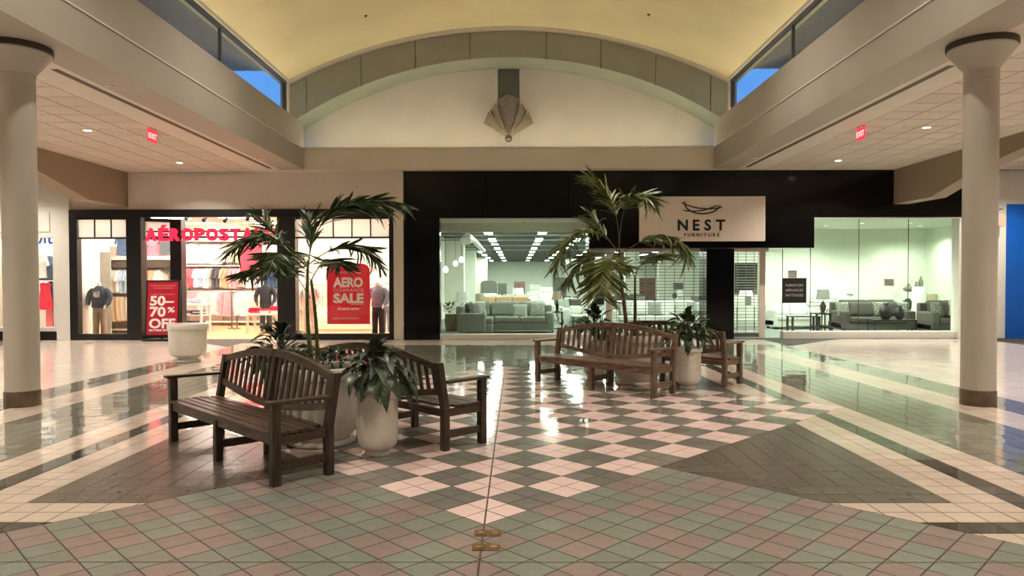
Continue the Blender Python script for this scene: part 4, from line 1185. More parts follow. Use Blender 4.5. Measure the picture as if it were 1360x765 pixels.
def mannequin(label, loc, rz, top, low, body=(240, 234, 226), puff=1.0, print_=None):
    t = thing('mannequin', label, 'mannequin', loc, rz, 'shop mannequins')
    p = puff; tm, lm, bm_ = cloth(top), cloth(low), mat('mannequin_body_%d' % body[0], body, 0.4, var=0.02)
    q = loft(MB(), [(0, 0, 0.86, 0.17 * p, 0.12 * p), (0, 0, 0.90, 0.19 * p, 0.135 * p), (0, 0, 1.08, 0.18 * p, 0.125 * p), (0, -0.01, 1.28, 0.205 * p, 0.14 * p), (0, 0, 1.40, 0.2, 0.115), (0, 0, 1.46, 0.13, 0.09), (0, 0, 1.50, 0.075, 0.07)])
    for s in (-1, 1):
        q.tube([(s * 0.17, 0, 1.40), (s * 0.245, 0.0, 1.30), (s * 0.30, -0.01, 1.14), (s * 0.285, -0.08, 1.0), (s * 0.25, -0.16, 0.93)], [0.07, 0.078 * p, 0.068 * p, 0.06 * p, 0.045], 10)
    tp = q.build('top', tm, t, smooth=True)
    if print_: MB().box(-0.08, 0.08, -0.162 * p, -0.135 * p, 1.17, 1.34).build('chest_print', mat('chest_print', print_, 0.7, second=(60, 66, 80), scale=30, lo=0.5, hi=0.6), tp)
    q = loft(MB(), [(0, 0, 0.74, 0.16, 0.12), (0, 0, 0.84, 0.175, 0.13), (0, 0, 0.94, 0.16, 0.11)])
    for s in (-1, 1):
        q.tube([(s * 0.085, 0, 0.86), (s * 0.10, -0.01, 0.6), (s * 0.105, 0, 0.35), (s * 0.11, 0, 0.09)], [0.10, 0.092, 0.084, 0.082], 10)
    q.build('trousers', lm, t, smooth=True)
    q = MB().tube([(0, 0, 1.47), (0, -0.005, 1.53), (0, 0, 1.58)], [0.06, 0.05, 0.052], 12)
    for s in (-1, 1):
        q.tube([(s * 0.25, -0.16, 0.94), (s * 0.235, -0.19, 0.88), (s * 0.225, -0.2, 0.82)], [0.03, 0.034, 0.015], 8)
        q.tube([(s * 0.11, 0.02, 0.1), (s * 0.11, -0.02, 0.05), (s * 0.115, -0.12, 0.035)], [0.04, 0.045, 0.03], 8)
    q.build('body', bm_, t, smooth=True)
    MB().lathe([(0.2, 0.0), (0.2, 0.012), (0.19, 0.016)], 24).build('stand', M_metal, t)
    return t
mannequin('headless mannequin in dark hoodie and mottled trousers in the display window', (atx(130, 20.5), 20.5, 0.0), 0.05, (66, 74, 88), (160, 142, 124), puff=1.18, print_=(226, 226, 220))
mannequin('headless mannequin in white top and pale trousers behind the palm stems', (atx(411, 20.9), 20.9, 0.0), -0.1, (240, 232, 222), (226, 214, 204), puff=1.05)
mannequin('headless mannequin in pale pink top at the edge of the sale window', (atx(398, 21.4), 21.4, 0.0), 0.1, (246, 214, 206), (236, 222, 210))
mannequin('headless mannequin in blue denim shirt and black trousers beside the sale poster', (atx(502, 20.6), 20.6, 0.0), -0.25, (118, 134, 154), (36, 36, 42), puff=1.1)
mannequin('headless mannequin in white top and jeans at the window edge', (atx(513, 21.3), 21.3, 0.0), -0.2, (238, 234, 228), (150, 168, 186))
mannequin('dark dressed mannequin standing among the racks inside the entrance', (atx(352, 23.0), 23.0, 0.0), 0.2, (34, 38, 42), (40, 44, 48), body=(50, 46, 44))

def stack(label, loc, cols, w, d, group, rz=0.0):
    t = thing('folded_stack', label, 'clothing', loc, rz, group)
    z = 0.0; r = random.Random(int(loc[0] * 100))
    for c in cols:
        h = 0.045
        MB().cbox((r.uniform(-0.015, 0.015), r.uniform(-0.015, 0.015), z + h / 2), (w, d, h - 0.004), r.uniform(-0.06, 0.06)).build('folded_garment', cloth(PAL[c]), t, bevel=0.012)
        z += h
def shop_table(label, loc, w, d, h, shelves, group='display tables'):
    t = thing('display_table', label, 'table', loc, group=group)
    MB().box(-w / 2, w / 2, -d / 2, d / 2, h - 0.05, h).build('top', M_unit, t, bevel=0.006)
    for z in shelves: MB().box(-w / 2 + 0.03, w / 2 - 0.03, -d / 2 + 0.02, d / 2 - 0.02, z - 0.03, z).build('shelf', M_unit, t)
    for sx in (-1, 1):
        for sy in (-1, 1):
            MB().box(sx * (w / 2 - 0.04) - 0.03, sx * (w / 2 - 0.04) + 0.03, sy * (d / 2 - 0.04) - 0.03, sy * (d / 2 - 0.04) + 0.03, 0, h - 0.05).build('leg', M_unit, t)
    return t
tx = atx(252, 22.4)
shop_table('white tiered table of folded jeans beside the red price board', (tx, 22.4, 0), 1.0, 0.7, 0.92, (0.28, 0.58))
k = 0
for z, cl in ((0.92, (['sky', 'white', 'white'], ['white', 'sky', 'sky'], ['cream', 'sky', 'sky', 'sky'])), (0.58, (['grey', 'olive', 'sky'], ['sky', 'grey', 'olive'], ['grey', 'sky', 'grey'])), (0.28, (['navy', 'black'], ['denim', 'navy'], ['white', 'denim']))):
    for i, cc in enumerate(cl):
        stack('folded %s %s pile on the %s level of the tiered table' % (cc[-1], ('first', 'middle', 'last')[i], {0.92: 'top', 0.58: 'middle', 0.28: 'bottom'}[z]), (tx - 0.32 + 0.32 * i, 22.3, z + 0.001), cc, 0.27, 0.34, 'folded piles on the tiered table')
tx = atx(352, 22.2)
shop_table('low white table of folded clothes with bright pink pile near the palm', (tx, 22.2, 0), 1.0, 0.7, 0.62, ())
for i, cc in enumerate((['rose', 'red', 'red', 'red'], ['white', 'cream', 'red'], ['white', 'white', 'red', 'red', 'red'])):
    stack('%s folded pile on the low table, %s' % (('bright pink', 'white and pink', 'tall pink')[i], ('toward the jeans table', 'in the centre', 'behind the palm')[i]), (tx - 0.32 + 0.32 * i, 22.15, 0.621), cc, 0.28, 0.36, 'folded piles on the low table', 0.15 * i)
tx = atx(455, 23.5)
shop_table('low white table behind the red sale poster', (tx, 23.5, 0), 2.6, 0.8, 0.55, (0.2,))
for i, cc in enumerate((['white', 'cream'], ['tan', 'white', 'cream'], ['rose', 'red', 'rose'], ['cream', 'tan'])):
    stack('%s folded pile on the table behind the sale poster' % ('white', 'tan', 'rose', 'cream')[i], (tx - 0.95 + 0.62 * i, 23.4, 0.551), cc, 0.34, 0.4, 'folded piles behind the sale poster')
rail('freestanding rail of pale tops behind the sale poster table', atx(400, 25.5), atx(520, 25.5), 25.5, 1.5, 'freestanding rails', True)
hang_row(atx(402, 25.5), atx(518, 25.5), 25.5, 1.47, ['pale', 'cream', 'white', 'tan', 'sky', 'white', 'pink'], ['shirt', 'dress'], 0.2, 'on the rail behind the sale poster table', 'pale tops behind the sale poster', 0.7, 9)

# hanging red poster inside the entrance
t = thing('hanging_poster', 'plain coral red poster hanging inside the entrance behind the palm', 'poster', (atx(333, 22.8), 22.8, 0))
hw = (atx(348, 22.8) - atx(318, 22.8)) / 2
MB().box(-hw, hw, -0.01, 0.01, atz(368, 22.8), atz(322, 22.8)).build('sheet', mat('poster_coral', (236, 74, 92), 0.5, var=0.02), t)
for s in (-1, 1): MB().tube([(s * hw * 0.8, 0, atz(322, 22.8)), (s * hw * 0.8, 0, 3.75)], 0.004, 5).build('wire', M_metal, t)
for k, px in enumerate((248, 272, 300, 330, 402, 440, 462, 486, 505)):
    Yk = 21.6 + 0.35 * (k % 3)
    t = thing('track_spotlight', 'small dark track spotlight, %s along the clothing store ceiling' % ORD[k], 'light', (atx(px, Yk), Yk, 3.75), group='track spotlights')
    MB().tube([(0, 0, 0), (0, 0, -0.14)], 0.012, 6).build('stem', M_black, t)
    MB().tube([(0, 0.06, -0.15), (0, -0.1, -0.24)], [0.05, 0.06], 10).build('head', M_black, t)

# red sale poster in the second window
zc = lambda px, py, Y: (atx(px, Y), atz(py, Y))
YP = 20.0
px0, px1 = atx(434, YP), atx(491, YP); pz0, pz1 = atz(430, YP), atz(346, YP)
t = thing('sale_poster', 'large red poster reading AERO CLEARANCE SALE in the display window', 'poster', ((px0 + px1) / 2, YP, pz0))
W, H = px1 - px0, pz1 - pz0
pl = [(-W / 2, 0), (W / 2, 0), (W / 2, H - 0.28)] + [(W / 2 - 0.2 + 0.2 * math.cos(a), H - 0.28 + 0.2 * math.sin(a)) for a in (0.4, 0.8, 1.2, PI / 2)] + [(-W / 2 + 0.2 - 0.2 * math.cos(a), H - 0.2 + 0.2 * math.sin(a) * 0.98) for a in (PI / 2, 1.2, 0.8, 0.4, 0)]
MB().prism(pl, -0.008, 0.008).build('board', M_red, t)
for s_, z, sz, w, b in (('END OF SEASON', H - 0.36, 0.085, 0.7, 0.0), ('AERO', H - 0.73, 0.36, 0.84, 0.016), ('CLEARANCE', H - 0.87, 0.13, 0.86, -0.002), ('SALE', H - 1.18, 0.36, 0.86, 0.016), ('STARTS NOW', H - 1.39, 0.085, 0.62, 0.004)):
    lettering('lettering', s_, sz, M_print, (0.0, -0.012, z), t, depth=0.002, bold=b, width=w)
MB().box(0.05, 0.43, -0.011, -0.009, H - 1.235, H - 1.22).build('underline', M_print, t)
MB().box(-0.45, 0.3, -0.011, -0.009, 0.13, 0.19).build('print_line', mat('print_pink', (240, 120, 130), 0.5), t)
for x in (-W / 2 + 0.25, W / 2 - 0.25): MB().tube([(x, 0, H), (x, 0, 2.75 - pz0)], 0.004, 5).build('wire', M_metal, t)

# red price board standing before the entrance
t = thing('price_board', 'dark red standing board reading 50-70% OFF before the clothing store', 'sign board', (atx(213, 19.3), 19.3, 0))
def tilt(x, y, z): return (x, y + 0.08 * z, z)
MB().box(-0.47, 0.47, -0.02, 0.02, 0.1, 1.66).warp(tilt).build('frame', M_black, t, bevel=0.01)
MB().box(-0.42, 0.42, -0.03, -0.02, 0.16, 1.61).warp(tilt).build('poster', M_dred, t)
MB().box(-0.45, 0.45, -0.2, 0.3, 0.0, 0.06).build('base', M_black, t, bevel=0.01)
MB().box(-0.04, 0.04, 0.0, 0.04, 0.05, 0.3).build('stem', M_black, t)
def pr(s_, z, sz, w, b, x=0.0):
    lettering('lettering', s_, sz, M_print, (x, -0.036 + 0.08 * z, z), t, depth=0.003, bold=b, width=w, rx=PI / 2 - 0.08)
pr('50\u2013', 0.97, 0.36, 0.66, 0.012, -0.03); pr('70', 0.67, 0.36, 0.44, 0.012, -0.13); pr('%', 0.78, 0.2, 0.2, 0.006, 0.24); pr('OFF', 0.35, 0.36, 0.72, 0.012); pr('ENTIRE STORE', 0.26, 0.075, 0.7, 0.003)
for z, w in ((1.51, 0.7), (1.44, 0.55), (1.27, 0.66)):
    MB().box(-w / 2, w / 2, -0.032 , -0.030, z - 0.018, z + 0.018).warp(tilt).build('print_line', mat('print_faded', (206, 120, 122), 0.5, second=(168, 18, 42), scale=26, stretch=(2, 1, 1)), t)

# neighbouring white store: a few things in its window
M_neonb = glow('neon_blue', (0.05, 0.16, 0.55), 0.8)
t = thing('blue_window_sign', 'small blue lettered sign in the neighbouring white store window', 'sign', (atx(61, 20.0), 20.0, atz(324, 20.0)))
MB().box(-0.32, 0.32, 0.01, 0.03, -0.03, 0.44).build('back', M_frost, t)
for a, b in (((-0.22, 0.04), (-0.08, 0.38)), ((-0.08, 0.38), (-0.06, 0.05)), ((0.06, 0.38), (0.06, 0.08)), ((0.06, 0.06), (0.26, 0.06)), ((-0.26, 0.3), (-0.1, 0.3))):
    MB().tube([(a[0], 0, a[1]), (b[0], 0, b[1])], 0.03, 6).build('stroke', M_neonb, t)
for k, (px, py, c, kd) in enumerate(((56, 335, 'white', 'shirt'), (64, 338, 'denim', 'shirt'), (58, 374, 'red', 'dress'), (65, 372, 'navy', 'dress'), (61, 408, 'rose', 'trousers'))):
    o = link('hanging_' + kd, garment(kd, c)); Yk = 20.6
    o.location = (atx(px, Yk), Yk - 0.25 + 0.12 * k, atz(py, Yk)); o.rotation_euler = (0, 0, 0.3)
    tag(o, '%s garment hung %s in the neighbouring white store window' % (c, ('high', 'high beside the post', 'at mid height', 'at mid height by the post', 'low')[k]), 'clothing', 'clothes in the white store window')
# ------------------------------------------------------------------ furniture store contents
def fab(n, rgb): return mat('upholstery_' + n, rgb, 0.9, var=0.07, scale=40)
F_grey, F_dark, F_white, F_tan = fab('sage_grey', (150, 160, 150)), fab('charcoal', (88, 87, 79)), fab('white', (226, 230, 220)), mat('upholstery_leather', (206, 172, 130), 0.5, var=0.08, scale=10)
F_light = fab('pale_grey', (192, 200, 190))
M_dwood = mat('dark_wood', (58, 50, 42), 0.45, var=0.2, scale=6, stretch=(1, 8, 8))
M_gwood = mat('grey_wood', (104, 108, 100), 0.55, var=0.15, scale=6, stretch=(1, 8, 8))
M_rwood = mat('rosy_wood', (128, 92, 82), 0.5, var=0.15, scale=6)
M_wwood = mat('white_wood', (230, 234, 222), 0.5, var=0.03)
M_iron = mat('black_iron', (24, 25, 24), 0.5, var=0.1)
M_shade = mat('lamp_shade_linen', (214, 196, 170), 0.9, var=0.04)
M_shadew = mat('lamp_shade_white', (244, 246, 236), 0.9, var=0.02)
M_shadeg = mat('lamp_shade_grey', (150, 154, 144), 0.9, var=0.04)
def sofa(label, loc, w, d, h, m, n, rz=0.0, arm=0.22, group='sofas on display', seat=0.46, name='sofa', feet=True):
    t = thing(name, label, 'sofa', loc, rz, group)
    MB().box(-w / 2, w / 2, -d / 2 + 0.04, d / 2, 0.08, 0.30).build('base', m, t, bevel=0.02)
    MB().box(-w / 2 + 0.02, w / 2 - 0.02, d / 2 - 0.2, d / 2, 0.3, h - 0.08).build('back_frame', m, t, bevel=0.04)
    for s in (-1, 1):
        MB().box(s * (w / 2 - arm / 2) - arm / 2, s * (w / 2 - arm / 2) + arm / 2, -d / 2, d / 2 - 0.02, 0.08, seat + 0.2).build('arm', m, t, bevel=0.05)
        if feet:
            for sy in (-1, 1): MB().box(s * (w / 2 - 0.09) - 0.03, s * (w / 2 - 0.09) + 0.03, sy * (d / 2 - 0.09) - 0.03, sy * (d / 2 - 0.09) + 0.03, 0, 0.08).build('foot', M_dwood, t)
    iw = w - 2 * arm
    for k in range(n):
        x0, x1 = -iw / 2 + iw * k / n, -iw / 2 + iw * (k + 1) / n
        MB().box(x0 + 0.008, x1 - 0.008, -d / 2 - 0.01, d / 2 - 0.22, 0.30, seat).build('seat_cushion', m, t, bevel=0.045)
        q = MB().box(x0 + 0.01, x1 - 0.01, 0, 0.2, seat + 0.005, h)
        q.warp(lambda x, y, z: (x, y + d / 2 - 0.36 + 0.18 * (z - seat), z)).build('back_cushion', m, t, bevel=0.06)
    return t
PM = {}
def pillow(label, loc, m, s=0.45, rz=0.0, lean=0.3, roll=0.0, group='throw pillows'):
    if m.name not in PM:
        q = MB(); n = 10
        for sgn in (1, -1):
            b = len(q.v)
            for i in range(n + 1):
                for j in range(n + 1):
                    u, v = i / n * 2 - 1, j / n * 2 - 1
                    k = max(0, (1 - u ** 4) * (1 - v ** 4)) ** 0.5
                    pin = 1 - 0.10 * (1 - abs(u * v)) * max(abs(u), abs(v)) ** 3
                    q.v.append((u * 0.5 * pin, sgn * 0.16 * k, v * 0.5 * pin))
            for i in range(n):
                for j in range(n):
                    a = b + i * (n + 1) + j
                    q.face([a, a + 1, a + n + 2, a + n + 1] if sgn > 0 else [a, a + n + 1, a + n + 2, a + 1])
        PM[m.name] = q.mesh('pillow', m, True)
    o = link('throw_pillow', PM[m.name]); o.location = loc; o.scale = (s, s, s)
    o.rotation_euler = Matrix.Rotation(rz, 3, 'Z').to_4x4().to_euler() if False else (-lean, roll, rz)
    return tag(o, label, 'pillow', group)
F_pat = mat('pillow_patterned', (150, 158, 146), 0.9, second=(218, 224, 212), scale=16, lo=0.45, hi=0.55)
F_patd = mat('pillow_dark_patterned', (84, 90, 84), 0.9, second=(168, 172, 160), scale=14, lo=0.45, hi=0.55)

def cabinet(label, loc, w, d, h, m, rows, cols, knob=M_iron, legs=0.08, rz=0.0, cat='cabinet', group='cabinets along the far wall'):
    t = thing('cabinet', label, cat, loc, rz, group)
    MB().box(-w / 2, w / 2, -d / 2, d / 2, legs, h).build('body', m, t, bevel=0.01)
    for s in (-1, 1): MB().box(s * (w / 2 - 0.05) - 0.03, s * (w / 2 - 0.05) + 0.03, -d / 2 + 0.03, d / 2 - 0.03, 0, legs).build('leg', m, t)
    for i in range(rows):
        for j in range(cols):
            x0 = -w / 2 + 0.03 + (w - 0.06) * j / cols; z0 = legs + 0.04 + (h - legs - 0.08) * i / rows
            f = MB().box(x0 + 0.012, x0 + (w - 0.06) / cols - 0.012, -d / 2 - 0.018, -d / 2, z0 + 0.012, z0 + (h - legs - 0.08) / rows - 0.012).build('drawer_front', m, t, bevel=0.004)
            cx, cz = x0 + (w - 0.06) / cols / 2, z0 + (h - legs - 0.08) / rows / 2
            MB().box(cx - 0.07, cx + 0.07, -d / 2 - 0.035, -d / 2 - 0.018, cz - 0.015, cz + 0.015).build('pull', knob, f)
    return t
def lamp(label, loc, hb, base_m, shade_m, r0, r1, hs, slim=0.03, group='lamps on display'):
    t = thing('table_lamp', label, 'lamp', loc, group=group)
    MB().lathe([(0.07, 0.0), (0.075, 0.02), (slim, 0.04), (slim * 1.6, hb * 0.3), (slim * 2.0, hb * 0.5), (slim, hb * 0.75), (0.012, hb * 0.85), (0.012, hb + hs * 0.5)], 16).build('base', base_m, t, smooth=True)
    MB().lathe([(r0, hb), (r1, hb + hs), (r1 - 0.008, hb + hs), (r0 - 0.008, hb), (r0, hb)], 24, cap=False).build('lamp_shade', shade_m, t, smooth=True)
    return t
def frame_table(label, loc, w, d, h, m_top, m_leg, lower=None, leg=0.025, group='tables on display', rz=0.0):
    t = thing('side_table', label, 'table', loc, rz, group)
    MB().box(-w / 2, w / 2, -d / 2, d / 2, h - 0.03, h).build('top', m_top, t, bevel=0.004)
    for sx in (-1, 1):
        for sy in (-1, 1):
            x, y = sx * (w / 2 - leg), sy * (d / 2 - leg)
            MB().box(x - leg / 2, x + leg / 2, y - leg / 2, y + leg / 2, 0, h - 0.03).build('leg', m_leg, t)
    if lower: MB().box(-w / 2 + leg, w / 2 - leg, -d / 2 + leg, d / 2 - leg, lower, lower + 0.025).build('shelf', m_top, t)
    return t
def vase(label, loc, prof, m, group='vases on display'):
    o = MB().lathe(prof, 24).build('vase', m, smooth=True, loc=loc)
    return tag(o, label, 'vase', group)

# --- sectional by the wide window
t = thing('sectional_sofa', 'sage grey sectional sofa with chaise behind the wide furniture window', 'sofa', (0, 21.9, 0))
MB().box(-0.95, 1.35, 0.0, 1.0, 0.08, 0.32).build('base', F_grey, t, bevel=0.03)
MB().box(-1.5, -0.5, -0.9, 1.0, 0.08, 0.32).build('chaise_base', F_grey, t, bevel=0.03)
MB().box(-1.6, 1.35, 0.78, 1.02, 0.32, 0.86).build('back_frame', F_grey, t, bevel=0.05)
MB().box(-1.62, -1.42, -0.5, 0.8, 0.32, 0.86).build('back_frame', F_grey, t, bevel=0.05)
MB().box(1.14, 1.38, -0.02, 0.9, 0.08, 0.64).build('arm', F_grey, t, bevel=0.06)
MB().box(-1.52, -0.70, -1.02, -0.78, 0.08, 0.66).warp(lambda x, y, z: (x, y, z + (0.03 * math.sin((x + 1.6) * 3.4) if z > 0.5 else 0))).build('arm', F_grey, t, bevel=0.06)
for a, b in ((-0.48, 0.31), (0.32, 1.13)):
    MB().box(a, b, -0.03, 0.78, 0.32, 0.51).build('seat_cushion', F_grey, t, bevel=0.05)
MB().box(-1.40, -0.5, -0.80, 0.78, 0.32, 0.51).build('seat_cushion', F_grey, t, bevel=0.05)
for a, b in ((-1.35, -0.62), (-0.60, 0.27), (0.28, 1.13)):
    MB().box(a + 0.01, b - 0.01, 0.0, 0.24, 0.51, 0.97).warp(lambda x, y, z: (x, y + 0.5 + 0.2 * (z - 0.5), z)).build('back_cushion', F_grey, t, bevel=0.08)
g = 'pillows on the sage sectional'
pillow('small plain pillow at the centre of the sage sectional', (0.33, 22.3, 0.67), F_light, 0.46, 0.05, 0.25, group=g)
pillow('patterned pillow beside the arm of the sage sectional', (0.88, 22.35, 0.73), F_pat, 0.48, -0.2, 0.25, group=g)
pillow('plain pillow behind the patterned one on the sage sectional', (0.62, 22.46, 0.74), F_grey, 0.5, 0.1, 0.25, group=g)
pillow('patterned pillow on the chaise corner of the sage sectional', (-0.95, 22.3, 0.74), F_pat, 0.5, 0.6, 0.25, group=g)
pillow('plain grey pillow on the chaise of the sage sectional', (-1.22, 21.8, 0.73), F_dark, 0.46, 1.2, 0.25, group=g)
pillow('second patterned pillow on the chaise of the sage sectional', (-1.1, 22.05, 0.73), F_patd, 0.44, 0.9, 0.25, group=g)
# --- lamp and table beside it
frame_table('slim black drum-like side table at the end of the sage sectional', (atx(740, 22.4), 22.4, 0), 0.36, 0.36, 0.64, M_iron, M_iron, 0.1, 0.03)
lamp('turned lamp with linen shade on the slim black table', (atx(740, 22.4), 22.4, 0.642), 0.38, M_iron, M_shade, 0.18, 0.13, 0.28)
frame_table('low white table with wide lamp behind the chaise', (atx(614, 24.0), 24.0, 0), 0.9, 0.5, 0.62, M_wwood, M_wwood)
lamp('table lamp with wide white shade behind the chaise', (atx(614, 24.0), 24.0, 0.622), 0.28, M_shadeg, M_shadew, 0.24, 0.2, 0.34, 0.05)
frame_table('narrow console holding the linen drum lamp behind the sectional', (atx(637, 25.0), 25.0, 0), 0.6, 0.4, 0.7, M_wwood, M_wwood)
lamp('table lamp with tan drum shade behind the sectional', (atx(637, 25.0), 25.0, 0.702), 0.16, M_gwood, M_shade, 0.16, 0.15, 0.32, 0.04)
t = thing('basket_plant', 'yellow green plant in a brown basket beside the chaise', 'plant', (atx(600, 22.9), 22.9, 0))
MB().lathe([(0.2, 0), (0.24, 0.3), (0.22, 0.55), (0.2, 0.55), (0.18, 0.5)], 20).build('basket', mat('basket_weave', (150, 128, 98), 0.9, var=0.2, scale=40), t, smooth=True)
for k in range(22):
    o = link('leaf', LY[k % 3], t); az = k * 2.4; o.location = (-0.08 + 0.14 * math.cos(az), 0.14 * math.sin(az), 0.62 + 0.012 * k); o.rotation_euler = (0, -0.2 - 0.04 * k, az); o.scale = (0.2,) * 3
# --- further rows
sofa('tan leather sofa seen behind the sage sectional', ((atx(632, 25.9) + atx(704, 25.9)) / 2, 25.9, 0), 2.1, 0.95, 1.06, F_tan, 3, arm=0.12)
sofa('pale green sofa in the third row behind the leather one', ((atx(650, 30) + atx(700, 30)) / 2, 30, 0), 2.1, 0.95, 1.05, F_light, 3)
sofa('white sofa beyond the leather sofa near the dotted box', (atx(716, 28.5), 28.5, 0), 1.3, 0.95, 0.98, F_white, 2)
sofa('pale armchair pair sofa beside the grey path', (atx(768, 26.6), 26.6, 0), 1.5, 1.0, 0.98, F_light, 2, group='sofas on display')
pillow('dark grey pillow on the pale sofa beside the path', (atx(764, 26.3), 26.25, 0.72), F_dark, 0.5, 0.1, 0.25)
pillow('white pillow on the pale sofa beside the path', (atx(779, 26.3), 26.25, 0.72), F_white, 0.48, -0.1, 0.25)
sofa('charcoal sofa end half hidden behind the pale path sofa', (atx(762, 28.2), 28.6, 0), 1.1, 0.95, 1.0, F_dark, 2)
sofa('white loveseat in front of the pale path sofa', (atx(766, 24.3), 24.6, 0), 0.9, 0.8, 0.75, F_white, 1)
frame_table('low pale coffee table beside the path', (atx(780, 23.9), 23.9, 0), 1.0, 0.5, 0.45, M_wwood, M_iron)
cabinet('tall two-panel wardrobe behind the linen lamp', (atx(743, 31), 31, 0), 0.56, 0.5, 1.78, M_gwood, 1, 2, group='cabinets on display')
cabinet('white dotted chest behind the leather sofa', (atx(708, 32), 32, 0), 0.6, 0.4, 1.1, M_wwood, 3, 2, group='cabinets on display')
bd = thing('bed', 'arched grey headboard bed near the far store wall', 'bed', (atx(649, 52), 52, 0))
MB().prism([(-0.6, 0), (0.6, 0), (0.6, 1.45), (0.5, 1.6), (0.3, 1.68), (-0.3, 1.68), (-0.5, 1.6), (-0.6, 1.45)], 0, 0.12).build('headboard', M_gwood, bd, bevel=0.02)
MB().box(-0.6, 0.6, -2.0, 0, 0.2, 0.75).build('mattress', F_white, bd, bevel=0.06)
cabinet('dark drawer chest near the far store wall beside the arched bed', (atx(667, 52), 52, 0.0), 0.66, 0.45, 1.48, M_gwood, 3, 1)
cabinet('rosy brown drawer chest near the far store wall', (atx(690, 50), 50, 0.0), 0.76, 0.45, 1.6, M_rwood, 3, 1)
cabinet('pale drawer chest near the far store wall', (atx(710, 48), 48, 0.0), 0.72, 0.45, 1.4, M_wwood, 2, 3)
cabinet('wide pale sideboard near the far store wall', (atx(726, 46), 46, 0.0), 0.84, 0.45, 1.22, M_wwood, 2, 3)
lamp('white shaded lamp before the far drawer chests', (atx(688, 36), 36, 0.55), 0.4, M_shadeg, M_shadew, 0.3, 0.26, 0.32)
frame_table('far low table under the white shaded lamp', (atx(688, 36), 36, 0), 0.8, 0.5, 0.548, M_gwood, M_gwood)
tag(MB().box(-2.9, -2.88, 20.2, 24, 0.3, 2.6).build('framed_mirror', M_metal), 'tall mirror panels along the party wall by the wide window', 'mirror')
for k, (px, py) in enumerate(((605, 350), (613, 345), (592, 358))):
    Yk = 26 - k
    t = thing('pendant_lamp', 'small glowing pendant bulb hanging by the party wall, %s from the window' % ORD[2 - k], 'lamp', (atx(px, Yk), Yk, atz(py, Yk)), group='pendant bulbs')
    MB().lathe([(0.001, -0.1), (0.06, -0.08), (0.09, 0.0), (0.06, 0.08), (0.02, 0.11)], 14).build('bulb', glow('bulb_glow', (0.95, 1.0, 0.95), 6.0), t, smooth=True)
    MB().tube([(0, 0, 0.1), (0, 0, 3.5 - atz(py, Yk))], 0.008, 5).build('cord', M_iron, t)
t = thing('hanging_duct', 'white duct with lamp head hanging under the dark ceiling', 'duct', (0, 0, 0))
MB().tube([at(621, 314, 24.5), at(630, 320, 26), at(642, 333, 31)], [0.13, 0.1, 0.1], 12).build('pipe', M_white, t, smooth=True)
MB().lathe([(0.1, 0), (0.2, -0.1), (0.2, -0.25), (0.12, -0.3)], 16, tuple(at(619, 313, 24.3))).build('head', M_white, t, smooth=True)
tag(MB().box(2.3, 4.4, 29.8, 30.0, 2.2, 2.55).box(2.4, 2.44, 29.88, 29.92, 2.55, 3.5).box(4.2, 4.24, 29.88, 29.92, 2.55, 3.5).build('header_box', M_nestw), 'white boxed header hanging beyond the path', 'panel')

# --- behind the wide grille
sofa('long white sofa behind the wide roller grille', ((atx(808, 23.6) + atx(936, 23.6)) / 2, 23.6, 0), 3.2, 1.0, 0.95, F_white, 4, arm=0.26)
for k, (px, m, lab) in enumerate(((818, F_patd, 'dark patterned'), (830, F_light, 'pale'), (851, F_white, 'white'), (869, F_grey, 'sage grey'), (905, F_light, 'pale grey'), (917, F_grey, 'grey'), (930, F_pat, 'patterned'))):
    pillow('%s pillow on the long white sofa behind the grille %s' % (lab, ('by the dark sign', 'near its end', 'behind the palm', 'at its middle', 'past its middle', 'near the pier', 'beside the pier')[k]), (atx(px, 23.45), 23.42, 0.71), m, 0.46, 0.15 * (-1) ** k, 0.25, group='pillows on the white sofa')
sofa('grey sofa behind the long white sofa', ((atx(812, 26.2) + atx(862, 26.2)) / 2, 26.3, 0), 1.5, 0.9, 1.12, F_dark, 2)
pillow('patterned pillow on the grey sofa behind the white one', (atx(850, 26), 25.95, 0.86), F_patd, 0.44, 0.1, 0.2)
cabinet('open shelf with dark boxes beyond the partition opening', (atx(857, 31), 31, 0), 0.8, 0.4, 1.75, M_rwood, 4, 2, group='cabinets on display')
cabinet('low white cabinet at the partition behind the grille', (atx(915, 26.8), 26.9, 0), 1.3, 0.45, 0.95, M_wwood, 2, 3, group='cabinets on display')
vase('small dark vase on the low white cabinet behind the grille', (atx(896, 26.8), 26.85, 0.951), [(0.05, 0), (0.09, 0.06), (0.08, 0.14), (0.03, 0.2), (0.04, 0.23)], M_iron)
lamp('white lamp on the low white cabinet behind the grille', (atx(905, 26.8), 26.9, 0.951), 0.1, M_wwood, M_shadew, 0.16, 0.14, 0.24)
cabinet('grey box stool beside the low white cabinet behind the grille', (atx(930, 26.0), 26.2, 0), 0.5, 0.4, 1.05, M_gwood, 2, 1, group='cabinets on display')
tag(MB().box(atx(894, 27.55), atx(907, 27.55), 27.55, 27.58, atz(385, 27.55), atz(376, 27.55)).build('notice', M_gwood), 'small grey notice on the partition behind the grille', 'notice')

